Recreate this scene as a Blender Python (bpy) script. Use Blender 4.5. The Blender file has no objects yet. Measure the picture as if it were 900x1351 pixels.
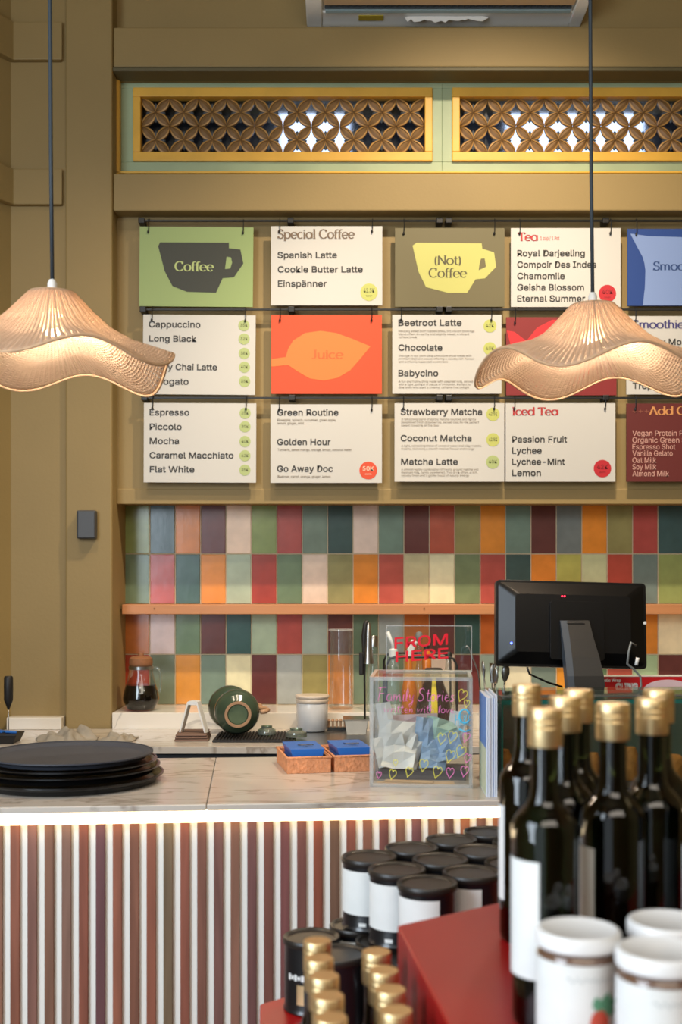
import bpy, bmesh, math, random
from mathutils import Vector, Matrix
from mathutils.geometry import tessellate_polygon

random.seed(7)
S = bpy.context.scene
COL = S.collection
F, CX, HY, EYE = 1507.0, 450.0, 770.0, 1.45      # focal length (px), principal column, horizon row, eye height (m)
R = math.radians

# ------------------------------------------------------------------ camera
cam_data = bpy.data.cameras.new('camera')
cam = bpy.data.objects.new('camera', cam_data)
COL.objects.link(cam)
cam.location = (0, 0, EYE)
cam.rotation_euler = (R(90), 0, 0)
cam_data.sensor_fit = 'VERTICAL'
cam_data.sensor_height = 36.0
cam_data.lens = F / 1351.0 * 36.0
cam_data.shift_y = (HY - 675.5) / 1351.0
cam_data.clip_start = 0.05
cam_data.dof.use_dof = True
cam_data.dof.focus_distance = 3.35
cam_data.dof.aperture_fstop = 4.6
S.camera = cam

# ------------------------------------------------------------------ world, lights, exposure
S.view_settings.view_transform = 'Standard'
S.view_settings.look = 'None'
S.view_settings.gamma = 1.0
S.view_settings.use_curve_mapping = False
S.view_settings.exposure = 0.0
S.cycles.use_denoising = True
S.cycles.max_bounces = 10
S.cycles.transparent_max_bounces = 24
S.cycles.caustics_reflective = False
S.cycles.caustics_refractive = False

world = bpy.data.worlds.new('daylight')
S.world = world
world.use_nodes = True
world.node_tree.nodes['Background'].inputs[0].default_value = (0.80, 0.90, 1.0, 1)
world.node_tree.nodes['Background'].inputs[1].default_value = 0.9


def lamp(name, kind, loc, energy, color, size=0.1, target=None, spot=None, blend=0.5, size_y=None):
    d = bpy.data.lights.new(name, kind)
    d.energy = energy
    d.color = color
    if kind == 'AREA':
        d.size = size
        if size_y:
            d.shape = 'RECTANGLE'
            d.size_y = size_y
    else:
        d.shadow_soft_size = size
    if kind == 'SPOT':
        d.spot_size = R(spot or 90)
        d.spot_blend = blend
    o = bpy.data.objects.new(name, d)
    COL.objects.link(o)
    o.location = loc
    if target is not None:
        o.rotation_euler = (Vector(target) - Vector(loc)).to_track_quat('-Z', 'Y').to_euler()
    return o


WARM = (1.0, 0.82, 0.60)
# ceiling track spots above the bar
lamp('track_spot_main', 'SPOT', (0.62, 3.15, 4.12), 272, WARM, 0.045, (0.56, 4.25, 1.2), 98, 0.85)
lamp('track_spot_side', 'SPOT', (-1.0, 2.6, 4.12), 90, WARM, 0.05, (-0.7, 3.6, 0.9), 90, 0.8)
lamp('track_spot_tiles', 'SPOT', (-0.15, 3.15, 4.12), 120, WARM, 0.045, (-0.12, 4.62, 1.15), 40, 0.9)
lamp('track_spot_till', 'SPOT', (0.85, 3.15, 4.12), 95, WARM, 0.045, (0.85, 4.62, 1.35), 38, 0.9)
# shopfront daylight through the window behind and to the side of the viewer, then an added high fill
lamp('shopfront_daylight', 'AREA', (-2.1, 0.1, 2.0), 135, (0.76, 0.88, 1.0), 1.7, (0.4, 1.9, 1.05), size_y=2.2)
lamp('front_fill_high', 'AREA', (0.4, -0.8, 3.3), 55, (1.0, 0.90, 0.76), 2.6, (0.0, 3.5, 1.4), size_y=1.2)  # added warm front fill, no window stands behind it


# ------------------------------------------------------------------ helpers
def px(u, y):
    return (u - CX) / F * y


def pz(v, y):
    return EYE - (v - HY) / F * y


def lin(c):
    r = []
    for x in c[:3]:
        x = x / 255.0
        r.append(x / 12.92 if x <= 0.04045 else ((x + 0.055) / 1.055) ** 2.4)
    return tuple(r) + (1.0,)


class MB:
    """Collects geometry and links it as one mesh object."""

    def __init__(self):
        self.v, self.f, self.mi, self.uv = [], [], [], {}

    def add(self, verts, faces, mi=0):
        o = len(self.v)
        self.v += [tuple(x) for x in verts]
        for f in faces:
            self.f.append(tuple(i + o for i in f))
            self.mi.append(mi)
        return o

    def box(self, x0, x1, y0, y1, z0, z1, mi=0):
        v = [(x0, y0, z0), (x1, y0, z0), (x1, y1, z0), (x0, y1, z0), (x0, y0, z1), (x1, y0, z1), (x1, y1, z1), (x0, y1, z1)]
        self.add(v, [(0, 3, 2, 1), (4, 5, 6, 7), (0, 1, 5, 4), (1, 2, 6, 5), (2, 3, 7, 6), (3, 0, 4, 7)], mi)
        return self

    def hexa(self, v, mi=0):
        self.add(v, [(0, 3, 2, 1), (4, 5, 6, 7), (0, 1, 5, 4), (1, 2, 6, 5), (2, 3, 7, 6), (3, 0, 4, 7)], mi)
        return self

    def prism(self, loops, y0, y1, mi=0, axis='y'):
        """outline(s) in (x,z) extruded along y (axis='y'), or in (x,y) extruded along z (axis='z'); first loop outer, others holes"""
        if not isinstance(loops[0][0], (tuple, list)):
            loops = [loops]
        flat = [p for l in loops for p in l]
        tris = tessellate_polygon([[Vector((p[0], p[1], 0)) for p in l] for l in loops])

        def pt(p, d):
            return (p[0], d, p[1]) if axis == 'y' else (p[0], p[1], d)
        n = len(flat)
        vs = [pt(p, y0) for p in flat] + [pt(p, y1) for p in flat]
        fs = [tuple(t) for t in tris] + [tuple(i + n for i in reversed(t)) for t in tris]
        b = 0
        for l in loops:
            k = len(l)
            for i in range(k):
                j = (i + 1) % k
                fs.append((b + i, b + j, b + j + n, b + i + n))
            b += k
        self.add(vs, fs, mi)
        return self

    def lathe(self, prof, seg=32, c=(0, 0, 0), mi=0, a0=0.0, a1=2 * math.pi, mat=None):
        """profile of (r,z) round a vertical axis; mat: optional Matrix applied to the points"""
        full = abs(a1 - a0 - 2 * math.pi) < 1e-6
        n = seg if full else seg + 1
        vs, rings = [], []
        for r, z in prof:
            if r < 1e-6:
                rings.append([len(vs)])
                vs.append((0, 0, z))
            else:
                ring = []
                for i in range(n):
                    a = a0 + (a1 - a0) * i / seg
                    ring.append(len(vs))
                    vs.append((r * math.cos(a), r * math.sin(a), z))
                rings.append(ring)
        fs = []
        for A, B in zip(rings[:-1], rings[1:]):
            for i in range(seg):
                j = (i + 1) % n
                if len(A) == 1 and len(B) == 1:
                    continue
                if len(A) == 1:
                    fs.append((A[0], B[j], B[i]))
                elif len(B) == 1:
                    fs.append((A[i], A[j], B[0]))
                else:
                    fs.append((A[i], A[j], B[j], B[i]))
        if mat is not None:
            vs = [mat @ Vector(p) for p in vs]
        vs = [(p[0] + c[0], p[1] + c[1], p[2] + c[2]) for p in vs]
        self.add(vs, fs, mi)
        return self

    def tube(self, pts, r, seg=8, mi=0, closed=False, taper=None):
        pts = [Vector(p) for p in pts]
        n = len(pts)
        vs, rings = [], []
        up = None
        for i, p in enumerate(pts):
            if closed:
                t = pts[(i + 1) % n] - pts[i - 1]
            else:
                t = pts[min(i + 1, n - 1)] - pts[max(i - 1, 0)]
            t = t.normalized() if t.length > 1e-9 else Vector((0, 0, 1))
            if up is None:
                up = Vector((0, 0, 1)) if abs(t.z) < 0.9 else Vector((1, 0, 0))
            a = (up - t * up.dot(t))
            a = a.normalized() if a.length > 1e-6 else t.orthogonal().normalized()
            up = a
            b = t.cross(a)
            rr = r if taper is None else r * taper[i]
            ring = []
            for k in range(seg):
                an = 2 * math.pi * k / seg
                ring.append(len(vs))
                vs.append(p + a * math.cos(an) * rr + b * math.sin(an) * rr)
            rings.append(ring)
        fs = []
        rng = range(n) if closed else range(n - 1)
        for i in rng:
            A, B = rings[i], rings[(i + 1) % n]
            for k in range(seg):
                fs.append((A[k], A[(k + 1) % seg], B[(k + 1) % seg], B[k]))
        if not closed:
            fs.append(tuple(reversed(rings[0])))
            fs.append(tuple(rings[-1]))
        self.add(vs, fs, mi)
        return self

    def build(self, name, mats, parent=None, smooth=None, bevel=None, loc=(0, 0, 0), rot=(0, 0, 0), recalc=True, colors=None, uvs=None, sub=0):
        me = bpy.data.meshes.new(name)
        me.from_pydata(self.v, [], self.f)
        if not isinstance(mats, (list, tuple)):
            mats = [mats]
        for m in mats:
            me.materials.append(m)
        for p, i in zip(me.polygons, self.mi):
            p.material_index = i
        if colors:
            ca = me.color_attributes.new('Col', 'FLOAT_COLOR', 'CORNER')
            for p in me.polygons:
                for li in p.loop_indices:
                    ca.data[li].color = colors[p.index]
        if uvs:
            ul = me.uv_layers.new(name='UVMap')
            for p in me.polygons:
                for k, li in enumerate(p.loop_indices):
                    ul.data[li].uv = uvs[p.index][k]
        if recalc:
            bm = bmesh.new()
            bm.from_mesh(me)
            bmesh.ops.recalc_face_normals(bm, faces=bm.faces)
            bm.to_mesh(me)
            bm.free()
        if smooth is not None:
            me.shade_smooth()
            me.set_sharp_from_angle(angle=R(smooth))
        me.update()
        o = bpy.data.objects.new(name, me)
        COL.objects.link(o)
        if parent is not None:
            o.parent = parent
        o.location = loc
        o.rotation_euler = rot
        if bevel:
            b = o.modifiers.new('bevel', 'BEVEL')
            b.width = bevel
            b.segments = 2
            b.limit_method = 'ANGLE'
            b.angle_limit = R(40)
        if sub:
            s = o.modifiers.new('sub', 'SUBSURF')
            s.levels = s.render_levels = sub
        return o


def empty(name, loc, rz=0.0, rot=None):
    o = bpy.data.objects.new(name, None)
    COL.objects.link(o)
    o.location = loc
    o.rotation_euler = rot if rot else (0, 0, rz)
    o.empty_display_size = 0.05
    return o


def tag(o, label=None, cat=None, group=None, kind=None):
    if label:
        o['label'] = label
    if cat:
        o['category'] = cat
    if group:
        o['group'] = group
    if kind:
        o['kind'] = kind
    return o


def copy_tree(o, parent=None):
    c = o.copy()
    COL.objects.link(c)
    if parent is not None:
        c.parent = parent
    for ch in [x for x in COL.objects if x.parent == o]:
        copy_tree(ch, c)
    return c


# ---------------- lettering
_font_cache = {}
FONT = None
try:                                                  # the sans that ships with Blender itself
    import os
    FONT = bpy.data.fonts.load(os.path.join(bpy.utils.system_resource('DATAFILES'), 'fonts', 'Inter.woff2'))
except Exception:
    FONT = None


def text_geo(s, bold=0.0):
    key = (s, bold)
    if key in _font_cache:
        return _font_cache[key]
    cu = bpy.data.curves.new('tmp', 'FONT')
    cu.body = s
    cu.size = 1.0
    cu.resolution_u = 3
    if FONT:
        cu.font = FONT
    cu.offset = bold
    o = bpy.data.objects.new('tmp', cu)
    COL.objects.link(o)
    bpy.context.view_layer.update()
    dg = bpy.context.evaluated_depsgraph_get()
    me = o.evaluated_get(dg).to_mesh()
    vs = [(v.co.x, v.co.y) for v in me.vertices]
    fs = [tuple(p.vertices) for p in me.polygons]
    o.evaluated_get(dg).to_mesh_clear()
    bpy.data.objects.remove(o)
    bpy.data.curves.remove(cu)
    xs = [v[0] for v in vs] or [0, 1]
    _font_cache[key] = (vs, fs, min(xs), max(xs))
    return _font_cache[key]


def cap_height():
    vs = text_geo('H')[0]
    return max(v[1] for v in vs) - min(v[1] for v in vs)


CAP = cap_height()


def put_text(mb, s, x0, x1, base, cap, y, bold=0.0, mi=0, slant=0.0):
    """flat lettering in the plane y, from x0 to x1, baseline and cap height in metres"""
    vs, fs, a, b = text_geo(s)
    sx = (x1 - x0) / max(b - a, 1e-6)
    sz = cap / CAP
    k = bold * sz
    for i, (dx, dz) in enumerate(((0, 0),) if bold <= 0 else ((-k, -k), (k, -k), (-k, k), (k, k))):
        mb.add([(x0 + (v[0] - a) * sx + dx, y - 4e-5 * i, base + v[1] * sz + slant * (v[0] - a) * sx + dz) for v in vs], fs, mi)


def arc(cx, cy, rx, ry, a0, a1, n=14):
    return [(cx + rx * math.cos(R(a0 + (a1 - a0) * i / n)), cy + ry * math.sin(R(a0 + (a1 - a0) * i / n))) for i in range(n + 1)]


GL = {
    'C': (.98, [arc(.5, .5, .46, .5, 48, 318, 20), [(.80, .98), (.80, .74)]]),
    'o': (.80, [arc(.38, .34, .33, .34, 0, 360, 24)]),
    'f': (.46, [[(.17, 0), (.17, .72)] + arc(.38, .74, .21, .25, 180, 60, 8), [(0, .66), (.42, .66)], [(.05, 0), (.32, 0)]]),
    'e': (.76, [[(.05, .36), (.69, .36)], arc(.37, .34, .32, .34, 4, 318, 22)]),
    'S': (.74, [arc(.36, .75, .26, .25, 45, 270, 14) + arc(.36, .25, .28, .25, 90, -150, 14), [(.58, 1.0), (.58, .78)], [(.08, 0), (.08, .22)]]),
    'p': (.84, [[(.12, .70), (.12, -.28)], arc(.42, .34, .32, .34, 0, 360, 24), [(.0, .68), (.12, .68)], [(.02, -.28), (.26, -.28)]]),
    'c': (.70, [arc(.37, .34, .32, .34, 48, 315, 20)]),
    'i': (.34, [[(.15, 0), (.15, .68)], [(.15, .86), (.15, .98)], [(.02, .67), (.15, .67)], [(.02, 0), (.29, 0)]]),
    'a': (.84, [arc(.37, .34, .32, .34, 0, 360, 24), [(.70, .68), (.70, 0)]]),
    'l': (.34, [[(.15, 0), (.15, 1.04)], [(.02, 0), (.29, 0)], [(.02, 1.02), (.15, 1.02)]]),
    'T': (.82, [[(.40, 0), (.40, 1)], [(.0, .98), (.80, .98)], [(.02, 1.0), (.02, .82)], [(.78, 1.0), (.78, .82)], [(.26, 0), (.54, 0)]]),
    'N': (.95, [[(.12, 0), (.12, 1)], [(.12, 1), (.80, 0)], [(.80, 0), (.80, 1)], [(0, 0), (.24, 0)], [(.68, 1), (.92, 1)]]),
    't': (.46, [[(.17, .92), (.17, .18)] + arc(.34, .18, .17, .18, 180, 300, 7), [(0, .66), (.40, .66)]]),
    'd': (.84, [arc(.37, .34, .32, .34, 0, 360, 24), [(.70, 1.04), (.70, 0)], [(.58, 1.02), (.70, 1.02)]]),
    'J': (.58, [[(.38, 1), (.38, .22)] + arc(.18, .22, .20, .22, 0, -130, 8), [(.24, 1), (.52, 1)]]),
    'u': (.80, [[(.12, .68), (.12, .26)] + arc(.37, .26, .25, .26, 180, 340, 9), [(.64, .68), (.64, 0)], [(.0, .67), (.12, .67)]]),
    'm': (1.18, [[(.12, 0), (.12, .68)], arc(.34, .40, .22, .28, 180, 0, 10) + [(.56, 0)], arc(.78, .40, .22, .28, 180, 0, 10) + [(1.0, 0)], [(0, .67), (.12, .67)]]),
    'h': (.78, [[(.12, 0), (.12, 1.04)], arc(.37, .40, .25, .28, 180, 0, 10) + [(.62, 0)], [(0, 1.02), (.12, 1.02)]]),
    'n': (.78, [[(.12, 0), (.12, .68)], arc(.37, .40, .25, .28, 180, 0, 10) + [(.62, 0)], [(0, .67), (.12, .67)]]),
    's': (.58, [arc(.27, .51, .19, .17, 45, 270, 10) + arc(.27, .17, .21, .17, 90, -150, 10)]),
    'A': (.92, [[(.42, 1), (.80, 0)], [(.42, 1), (.06, 0)], [(.20, .34), (.66, .34)], [(-.02, 0), (.16, 0)], [(.68, 0), (.92, 0)]]),
    'O': (1.0, [arc(.48, .5, .44, .5, 0, 360, 28)]),
    'I': (.40, [[(.18, 0), (.18, 1)], [(.02, 0), (.34, 0)], [(.02, 1), (.34, 1)]]),
    '(': (.36, [arc(.42, .40, .30, .68, 130, 230, 10)]),
    ')': (.36, [arc(-.10, .40, .30, .68, 50, -50, 10)]),
    '+': (.62, [[(.05, .42), (.52, .42)], [(.285, .18), (.285, .66)]]),
    ' ': (.40, []),
}


def put_display(mb, s, x0, x1, base, cap, y, thick=.17, thin=.06, mi=0):
    """high-contrast display lettering drawn as calligraphic strokes"""
    w = sum(GL[c][0] for c in s) - .1
    sx, sz = (x1 - x0) / w, cap
    cur = 0.0
    k = 0
    for c in s:
        adv, strokes = GL[c]
        for st in strokes:
            n = len(st)
            L, Rr = [], []
            for i, p in enumerate(st):
                a, b = st[max(i - 1, 0)], st[min(i + 1, n - 1)]
                if n > 2 and st[0] == st[-1] or (n > 20 and abs(st[0][0] - st[-1][0]) + abs(st[0][1] - st[-1][1]) < 1e-3):
                    a, b = st[(i - 1) if i > 0 else n - 2], st[(i + 1) if i < n - 1 else 1]
                dx, dy = b[0] - a[0], b[1] - a[1]
                l = math.hypot(dx, dy) or 1
                dx, dy = dx / l, dy / l
                h = .5 * (thin + (thick - thin) * abs(dy) ** 1.3)
                L.append((p[0] - dy * h, p[1] + dx * h))
                Rr.append((p[0] + dy * h, p[1] - dx * h))
            vs, fs = [], []
            for a, b in zip(L, Rr):
                d = 1e-5 * (k % 9)
                vs += [(x0 + (cur + a[0]) * sx, y - d, base + a[1] * sz), (x0 + (cur + b[0]) * sx, y - d, base + b[1] * sz)]
            for i in range(n - 1):
                fs.append((2 * i, 2 * i + 1, 2 * i + 3, 2 * i + 2))
            mb.add(vs, fs, mi)
            k += 1
        cur += adv


# ------------------------------------------------------------------ materials
def mat(name, c, rough=0.5, metal=0.0, var=0.0, vscale=6.0, bump=0.0, bscale=60.0, spec=0.5, coat=0.0, attr=False, emit=None, estr=0.0):
    m = bpy.data.materials.new(name)
    m.use_nodes = True
    nt = m.node_tree
    b = nt.nodes['Principled BSDF']
    b.inputs['Roughness'].default_value = rough
    b.inputs['Metallic'].default_value = metal
    b.inputs['Specular IOR Level'].default_value = spec
    b.inputs['Coat Weight'].default_value = coat
    b.inputs['Coat Roughness'].default_value = 0.08
    b.inputs['Base Color'].default_value = lin(c)
    if emit:
        b.inputs['Emission Color'].default_value = lin(emit)
        b.inputs['Emission Strength'].default_value = estr
    tc = nt.nodes.new('ShaderNodeTexCoord')
    src = None
    if attr:
        a = nt.nodes.new('ShaderNodeVertexColor')
        a.layer_name = 'Col'
        src = a.outputs['Color']
    if var > 0:
        n = nt.nodes.new('ShaderNodeTexNoise')
        n.inputs['Scale'].default_value = vscale
        n.inputs['Detail'].default_value = 5
        nt.links.new(tc.outputs['Object'], n.inputs['Vector'])
        mr = nt.nodes.new('ShaderNodeMapRange')
        mr.inputs[1].default_value = .3
        mr.inputs[2].default_value = .7
        mr.inputs[3].default_value = 1 - var
        mr.inputs[4].default_value = 1 + var
        nt.links.new(n.outputs['Fac'], mr.inputs[0])
        mx = nt.nodes.new('ShaderNodeMix')
        mx.data_type = 'RGBA'
        mx.blend_type = 'MULTIPLY'
        mx.inputs[0].default_value = 1
        if src:
            nt.links.new(src, mx.inputs[6])
        else:
            mx.inputs[6].default_value = lin(c)
        nt.links.new(mr.outputs[0], mx.inputs[7])
        src = mx.outputs[2]
    if src:
        nt.links.new(src, b.inputs['Base Color'])
    if bump > 0:
        n2 = nt.nodes.new('ShaderNodeTexNoise')
        n2.inputs['Scale'].default_value = bscale
        n2.inputs['Detail'].default_value = 4
        nt.links.new(tc.outputs['Object'], n2.inputs['Vector'])
        bp = nt.nodes.new('ShaderNodeBump')
        bp.inputs['Strength'].default_value = bump
        bp.inputs['Distance'].default_value = 0.01
        nt.links.new(n2.outputs['Fac'], bp.inputs['Height'])
        nt.links.new(bp.outputs['Normal'], b.inputs['Normal'])
    return m


def clear_mat(name, tint=(255, 255, 255), fmin=0.04, rough=0.02, haze=0.0):
    """thin clear sheet: transparent with a fresnel reflection, plus a little milky scatter"""
    m = bpy.data.materials.new(name)
    m.use_nodes = True
    nt = m.node_tree
    nt.nodes.remove(nt.nodes['Principled BSDF'])
    out = nt.nodes['Material Output']
    tr = nt.nodes.new('ShaderNodeBsdfTransparent')
    tr.inputs[0].default_value = lin(tint)
    gl = nt.nodes.new('ShaderNodeBsdfGlossy')
    gl.inputs['Roughness'].default_value = rough
    fr = nt.nodes.new('ShaderNodeFresnel')
    fr.inputs[0].default_value = 1.45
    mx = nt.nodes.new('ShaderNodeMixShader')
    ad = nt.nodes.new('ShaderNodeMath')
    ad.operation = 'MAXIMUM'
    ad.inputs[1].default_value = fmin
    nt.links.new(fr.outputs[0], ad.inputs[0])
    mi_ = nt.nodes.new('ShaderNodeMath')
    mi_.operation = 'MINIMUM'
    mi_.inputs[1].default_value = .38
    nt.links.new(ad.outputs[0], mi_.inputs[0])
    nt.links.new(mi_.outputs[0], mx.inputs[0])
    nt.links.new(tr.outputs[0], mx.inputs[1])
    nt.links.new(gl.outputs[0], mx.inputs[2])
    last = mx
    if haze > 0:
        df = nt.nodes.new('ShaderNodeBsdfDiffuse')
        df.inputs[0].default_value = (.9, .92, .93, 1)
        m2 = nt.nodes.new('ShaderNodeMixShader')
        m2.inputs[0].default_value = haze
        nt.links.new(last.outputs[0], m2.inputs[1])
        nt.links.new(df.outputs[0], m2.inputs[2])
        last = m2
    nt.links.new(last.outputs[0], out.inputs[0])
    return m


def glass_mat(name, c, rough=0.0, ior=1.5):
    m = mat(name, c, rough)
    b = m.node_tree.nodes['Principled BSDF']
    b.inputs['Transmission Weight'].default_value = 1
    b.inputs['IOR'].default_value = ior
    return m


def marble_mat(name, c, vein, scale=3.0):
    m = mat(name, c, 0.18)
    nt = m.node_tree
    b = nt.nodes['Principled BSDF']
    tc = nt.nodes.new('ShaderNodeTexCoord')
    mp = nt.nodes.new('ShaderNodeMapping')
    mp.inputs['Rotation'].default_value = (0, 0, R(28))
    mp.inputs['Scale'].default_value = (1, 3.2, 1)
    n = nt.nodes.new('ShaderNodeTexNoise')
    n.inputs['Scale'].default_value = scale
    n.inputs['Detail'].default_value = 9
    n.inputs['Distortion'].default_value = 1.4
    cr = nt.nodes.new('ShaderNodeValToRGB')
    e = cr.color_ramp.elements
    e[0].position, e[0].color = .40, lin(c)
    e[1].position, e[1].color = .64, lin(c)
    for p_, col in ((.485, lin(c)), (.505, lin(vein)), (.53, lin(c))):
        x = e.new(p_)
        x.color = col
    n2 = nt.nodes.new('ShaderNodeTexNoise')
    n2.inputs['Scale'].default_value = scale * .8
    n2.inputs['Detail'].default_value = 3
    mr = nt.nodes.new('ShaderNodeMapRange')
    mr.inputs[3].default_value = .82
    mr.inputs[4].default_value = 1.08
    mx = nt.nodes.new('ShaderNodeMix')
    mx.data_type = 'RGBA'
    mx.blend_type = 'MULTIPLY'
    mx.inputs[0].default_value = 1
    nt.links.new(tc.outputs['Object'], mp.inputs[0])
    nt.links.new(mp.outputs[0], n.inputs['Vector'])
    nt.links.new(mp.outputs[0], n2.inputs['Vector'])
    nt.links.new(n.outputs['Fac'], cr.inputs[0])
    nt.links.new(n2.outputs['Fac'], mr.inputs[0])
    nt.links.new(cr.outputs[0], mx.inputs[6])
    nt.links.new(mr.outputs[0], mx.inputs[7])
    nt.links.new(mx.outputs[2], b.inputs['Base Color'])
    return m


def wood_mat(name, c, rough=.5, attr=False, axis=2, stretch=.06, scale=40, amt=.28):
    m = mat(name, c, rough)
    nt = m.node_tree
    b = nt.nodes['Principled BSDF']
    tc = nt.nodes.new('ShaderNodeTexCoord')
    mp = nt.nodes.new('ShaderNodeMapping')
    sc = [1, 1, 1]
    sc[axis] = stretch
    mp.inputs['Scale'].default_value = sc
    n = nt.nodes.new('ShaderNodeTexNoise')
    n.inputs['Scale'].default_value = scale
    n.inputs['Detail'].default_value = 6
    n.inputs['Distortion'].default_value = .6
    mr = nt.nodes.new('ShaderNodeMapRange')
    mr.inputs[1].default_value = .3
    mr.inputs[2].default_value = .7
    mr.inputs[3].default_value = 1 - amt
    mr.inputs[4].default_value = 1 + amt
    mx = nt.nodes.new('ShaderNodeMix')
    mx.data_type = 'RGBA'
    mx.blend_type = 'MULTIPLY'
    mx.inputs[0].default_value = 1
    mx.inputs[6].default_value = lin(c)
    if attr:
        a = nt.nodes.new('ShaderNodeVertexColor')
        a.layer_name = 'Col'
        nt.links.new(a.outputs[0], mx.inputs[6])
    nt.links.new(tc.outputs['Object'], mp.inputs[0])
    nt.links.new(mp.outputs[0], n.inputs['Vector'])
    nt.links.new(n.outputs['Fac'], mr.inputs[0])
    nt.links.new(mr.outputs[0], mx.inputs[7])
    nt.links.new(mx.outputs[2], b.inputs['Base Color'])
    return m


M = {}
M['wall'] = mat('olive_paint', (146, 124, 78), .62, var=.07, vscale=1.6, bump=.06, bscale=90)
M['wall_dark'] = mat('olive_paint_dark', (92, 84, 56), .6, var=.06)
M['floor'] = mat('floor_concrete', (120, 110, 98), .5, var=.1, vscale=3)
M['ceiling'] = mat('ceiling_paint', (150, 138, 110), .7, var=.04)
M['gold'] = mat('gold_paint', (222, 172, 66), .45, var=.08, vscale=9)
M['mint'] = mat('mint_paint', (156, 172, 138), .5, var=.1, vscale=5)
M['petal'] = mat('carved_petal', (128, 98, 62), .55, var=.14, vscale=40)
M['petal_rim'] = mat('carved_petal_rim', (176, 134, 74), .45, var=.1, vscale=40)
M['tuft'] = mat('small_petal', (104, 110, 116), .5)
M['tile'] = mat('glazed_tile', (150, 150, 150), .22, var=.10, vscale=16, bump=.05, bscale=30, attr=True)
M['grout'] = mat('grout', (196, 180, 152), .8)
M['shelf'] = wood_mat('shelf_wood', (196, 134, 88), .5, axis=0, scale=30, amt=.12)
M['marble'] = marble_mat('counter_marble', (200, 192, 182), (158, 146, 134), 2.2)
M['marble_white'] = marble_mat('white_marble', (232, 226, 216), (196, 191, 184), 2.4)
M['slat'] = wood_mat('slat_wood', (120, 72, 52), .45, attr=True)
M['batten'] = mat('white_backing', (236, 236, 230), .5)
M['led'] = mat('led_diffuser', (255, 240, 215), .5, emit=(255, 226, 176), estr=5.0)
M['black'] = mat('black_metal', (12, 12, 12), .45)
M['cord'] = mat('cord_sleeve', (40, 52, 62), .6)
M['dark_cab'] = mat('dark_cabinet', (26, 30, 36), .4)
M['paper'] = mat('board_white', (199, 197, 192), .55)
M['ink'] = mat('board_ink', (52, 50, 48), .6)
M['ink_soft'] = mat('small_print_ink', (120, 108, 94), .6)
M['steel'] = mat('brushed_steel', (170, 170, 168), .28, metal=1.0, var=.05, vscale=30)
M['white'] = mat('white_plastic', (226, 226, 224), .4)
M['ceramic'] = mat('white_ceramic', (222, 222, 222), .2)
M['green_glaze'] = mat('green_glaze', (62, 76, 60), .16, var=.12, vscale=14)
M['raw_clay'] = mat('raw_clay', (176, 138, 106), .7, var=.08, vscale=40)
M['red'] = mat('red_lacquer', (158, 18, 20), .32, var=.04)
M['tray'] = mat('tray_grey', (58, 62, 72), .5, var=.06, vscale=20)
M['tray_black'] = mat('tray_black', (16, 16, 17), .2)
M['basket'] = mat('rattan_basket', (212, 142, 98), .6, var=.18, vscale=90, bump=.5, bscale=160)
M['blue'] = mat('blue_piece', (32, 104, 190), .35)
M['brown_felt'] = mat('brown_napkin', (112, 88, 76), .8, var=.1)
M['cloth'] = mat('grey_cloth', (150, 142, 128), .85, var=.12, vscale=20, bump=.2)
M['rubber'] = mat('black_rubber', (26, 24, 24), .55)
M['clear'] = clear_mat('clear_acrylic', (250, 252, 252), .04, .02, .006)
M['clear_edge'] = clear_mat('acrylic_edge', (246, 244, 240), .10, .05, .24)
M['clear_glass'] = clear_mat('clear_glassware', (240, 245, 243), .06, .02, .035)
M['carafe_glass'] = clear_mat('carafe_glass', (244, 247, 246), .05, .02, 0)
M['case_glass'] = clear_mat('case_glass', (232, 243, 239), .05, .02, 0)
M['teal_edge'] = mat('teal_glass_edge', (24, 92, 84), .2)
M['coffee'] = mat('black_coffee', (18, 10, 8), .08)
M['amber'] = mat('amber_syrup', (214, 120, 30), .2)
M['cork'] = mat('cork', (140, 92, 58), .7, var=.1, vscale=60)
M['bottle'] = glass_mat('dark_green_glass', (18, 26, 12), .02)
M['gold_cap'] = mat('gold_foil_cap', (230, 204, 154), .42, metal=1.0, bump=.02)
M['label'] = mat('paper_label', (226, 228, 226), .6, var=.03, vscale=30)
M['tin'] = mat('black_tin', (18, 20, 24), .3, coat=.3)
M['tin_lid'] = mat('black_tin_lid', (34, 30, 27), .38)
M['jar_fill'] = mat('jar_contents', (104, 78, 62), .15, coat=.6)
M['jar_lid'] = mat('white_jar_lid', (228, 228, 228), .32)
M['tomato'] = mat('tomato_print', (206, 82, 62), .6)
M['leaf'] = mat('leaf_print', (96, 156, 122), .6)
M['faint'] = mat('faint_print', (186, 192, 192), .6)
M['monitor'] = mat('monitor_black', (9, 9, 10), .3, spec=.3)
M['monitor_grey'] = mat('stand_grey', (30, 28, 26), .45)
M['stand_lit_side'] = mat('stand_lit_side_grey', (62, 70, 80), .4)  # paler grey painted on the lit side of the neck
M['grey'] = mat('grey_plastic', (120, 124, 124), .5)
M['sensor'] = mat('charcoal_plastic', (66, 68, 72), .5)
M['cherry'] = mat('red_print', (204, 30, 44), .5)
M['acr_red'] = mat('red_acrylic', (224, 30, 48), .25)
M['orange_food'] = mat('baked_snack', (196, 112, 50), .7, var=.2, vscale=60, bump=.5, bscale=80)
M['wrapred'] = mat('wrap_box_red', (200, 24, 30), .4)
M['ac'] = mat('ac_white', (236, 240, 240), .35)
M['ac_dark'] = mat('ac_slot', (70, 78, 84), .5)
M['ac_fin'] = mat('ac_intake', (206, 184, 156), .5)
M['yellow'] = mat('yellow_sticker', (196, 176, 60), .5)
M['led_red'] = mat('red_led', (255, 30, 40), .5, emit=(255, 30, 60), estr=6)
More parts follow.
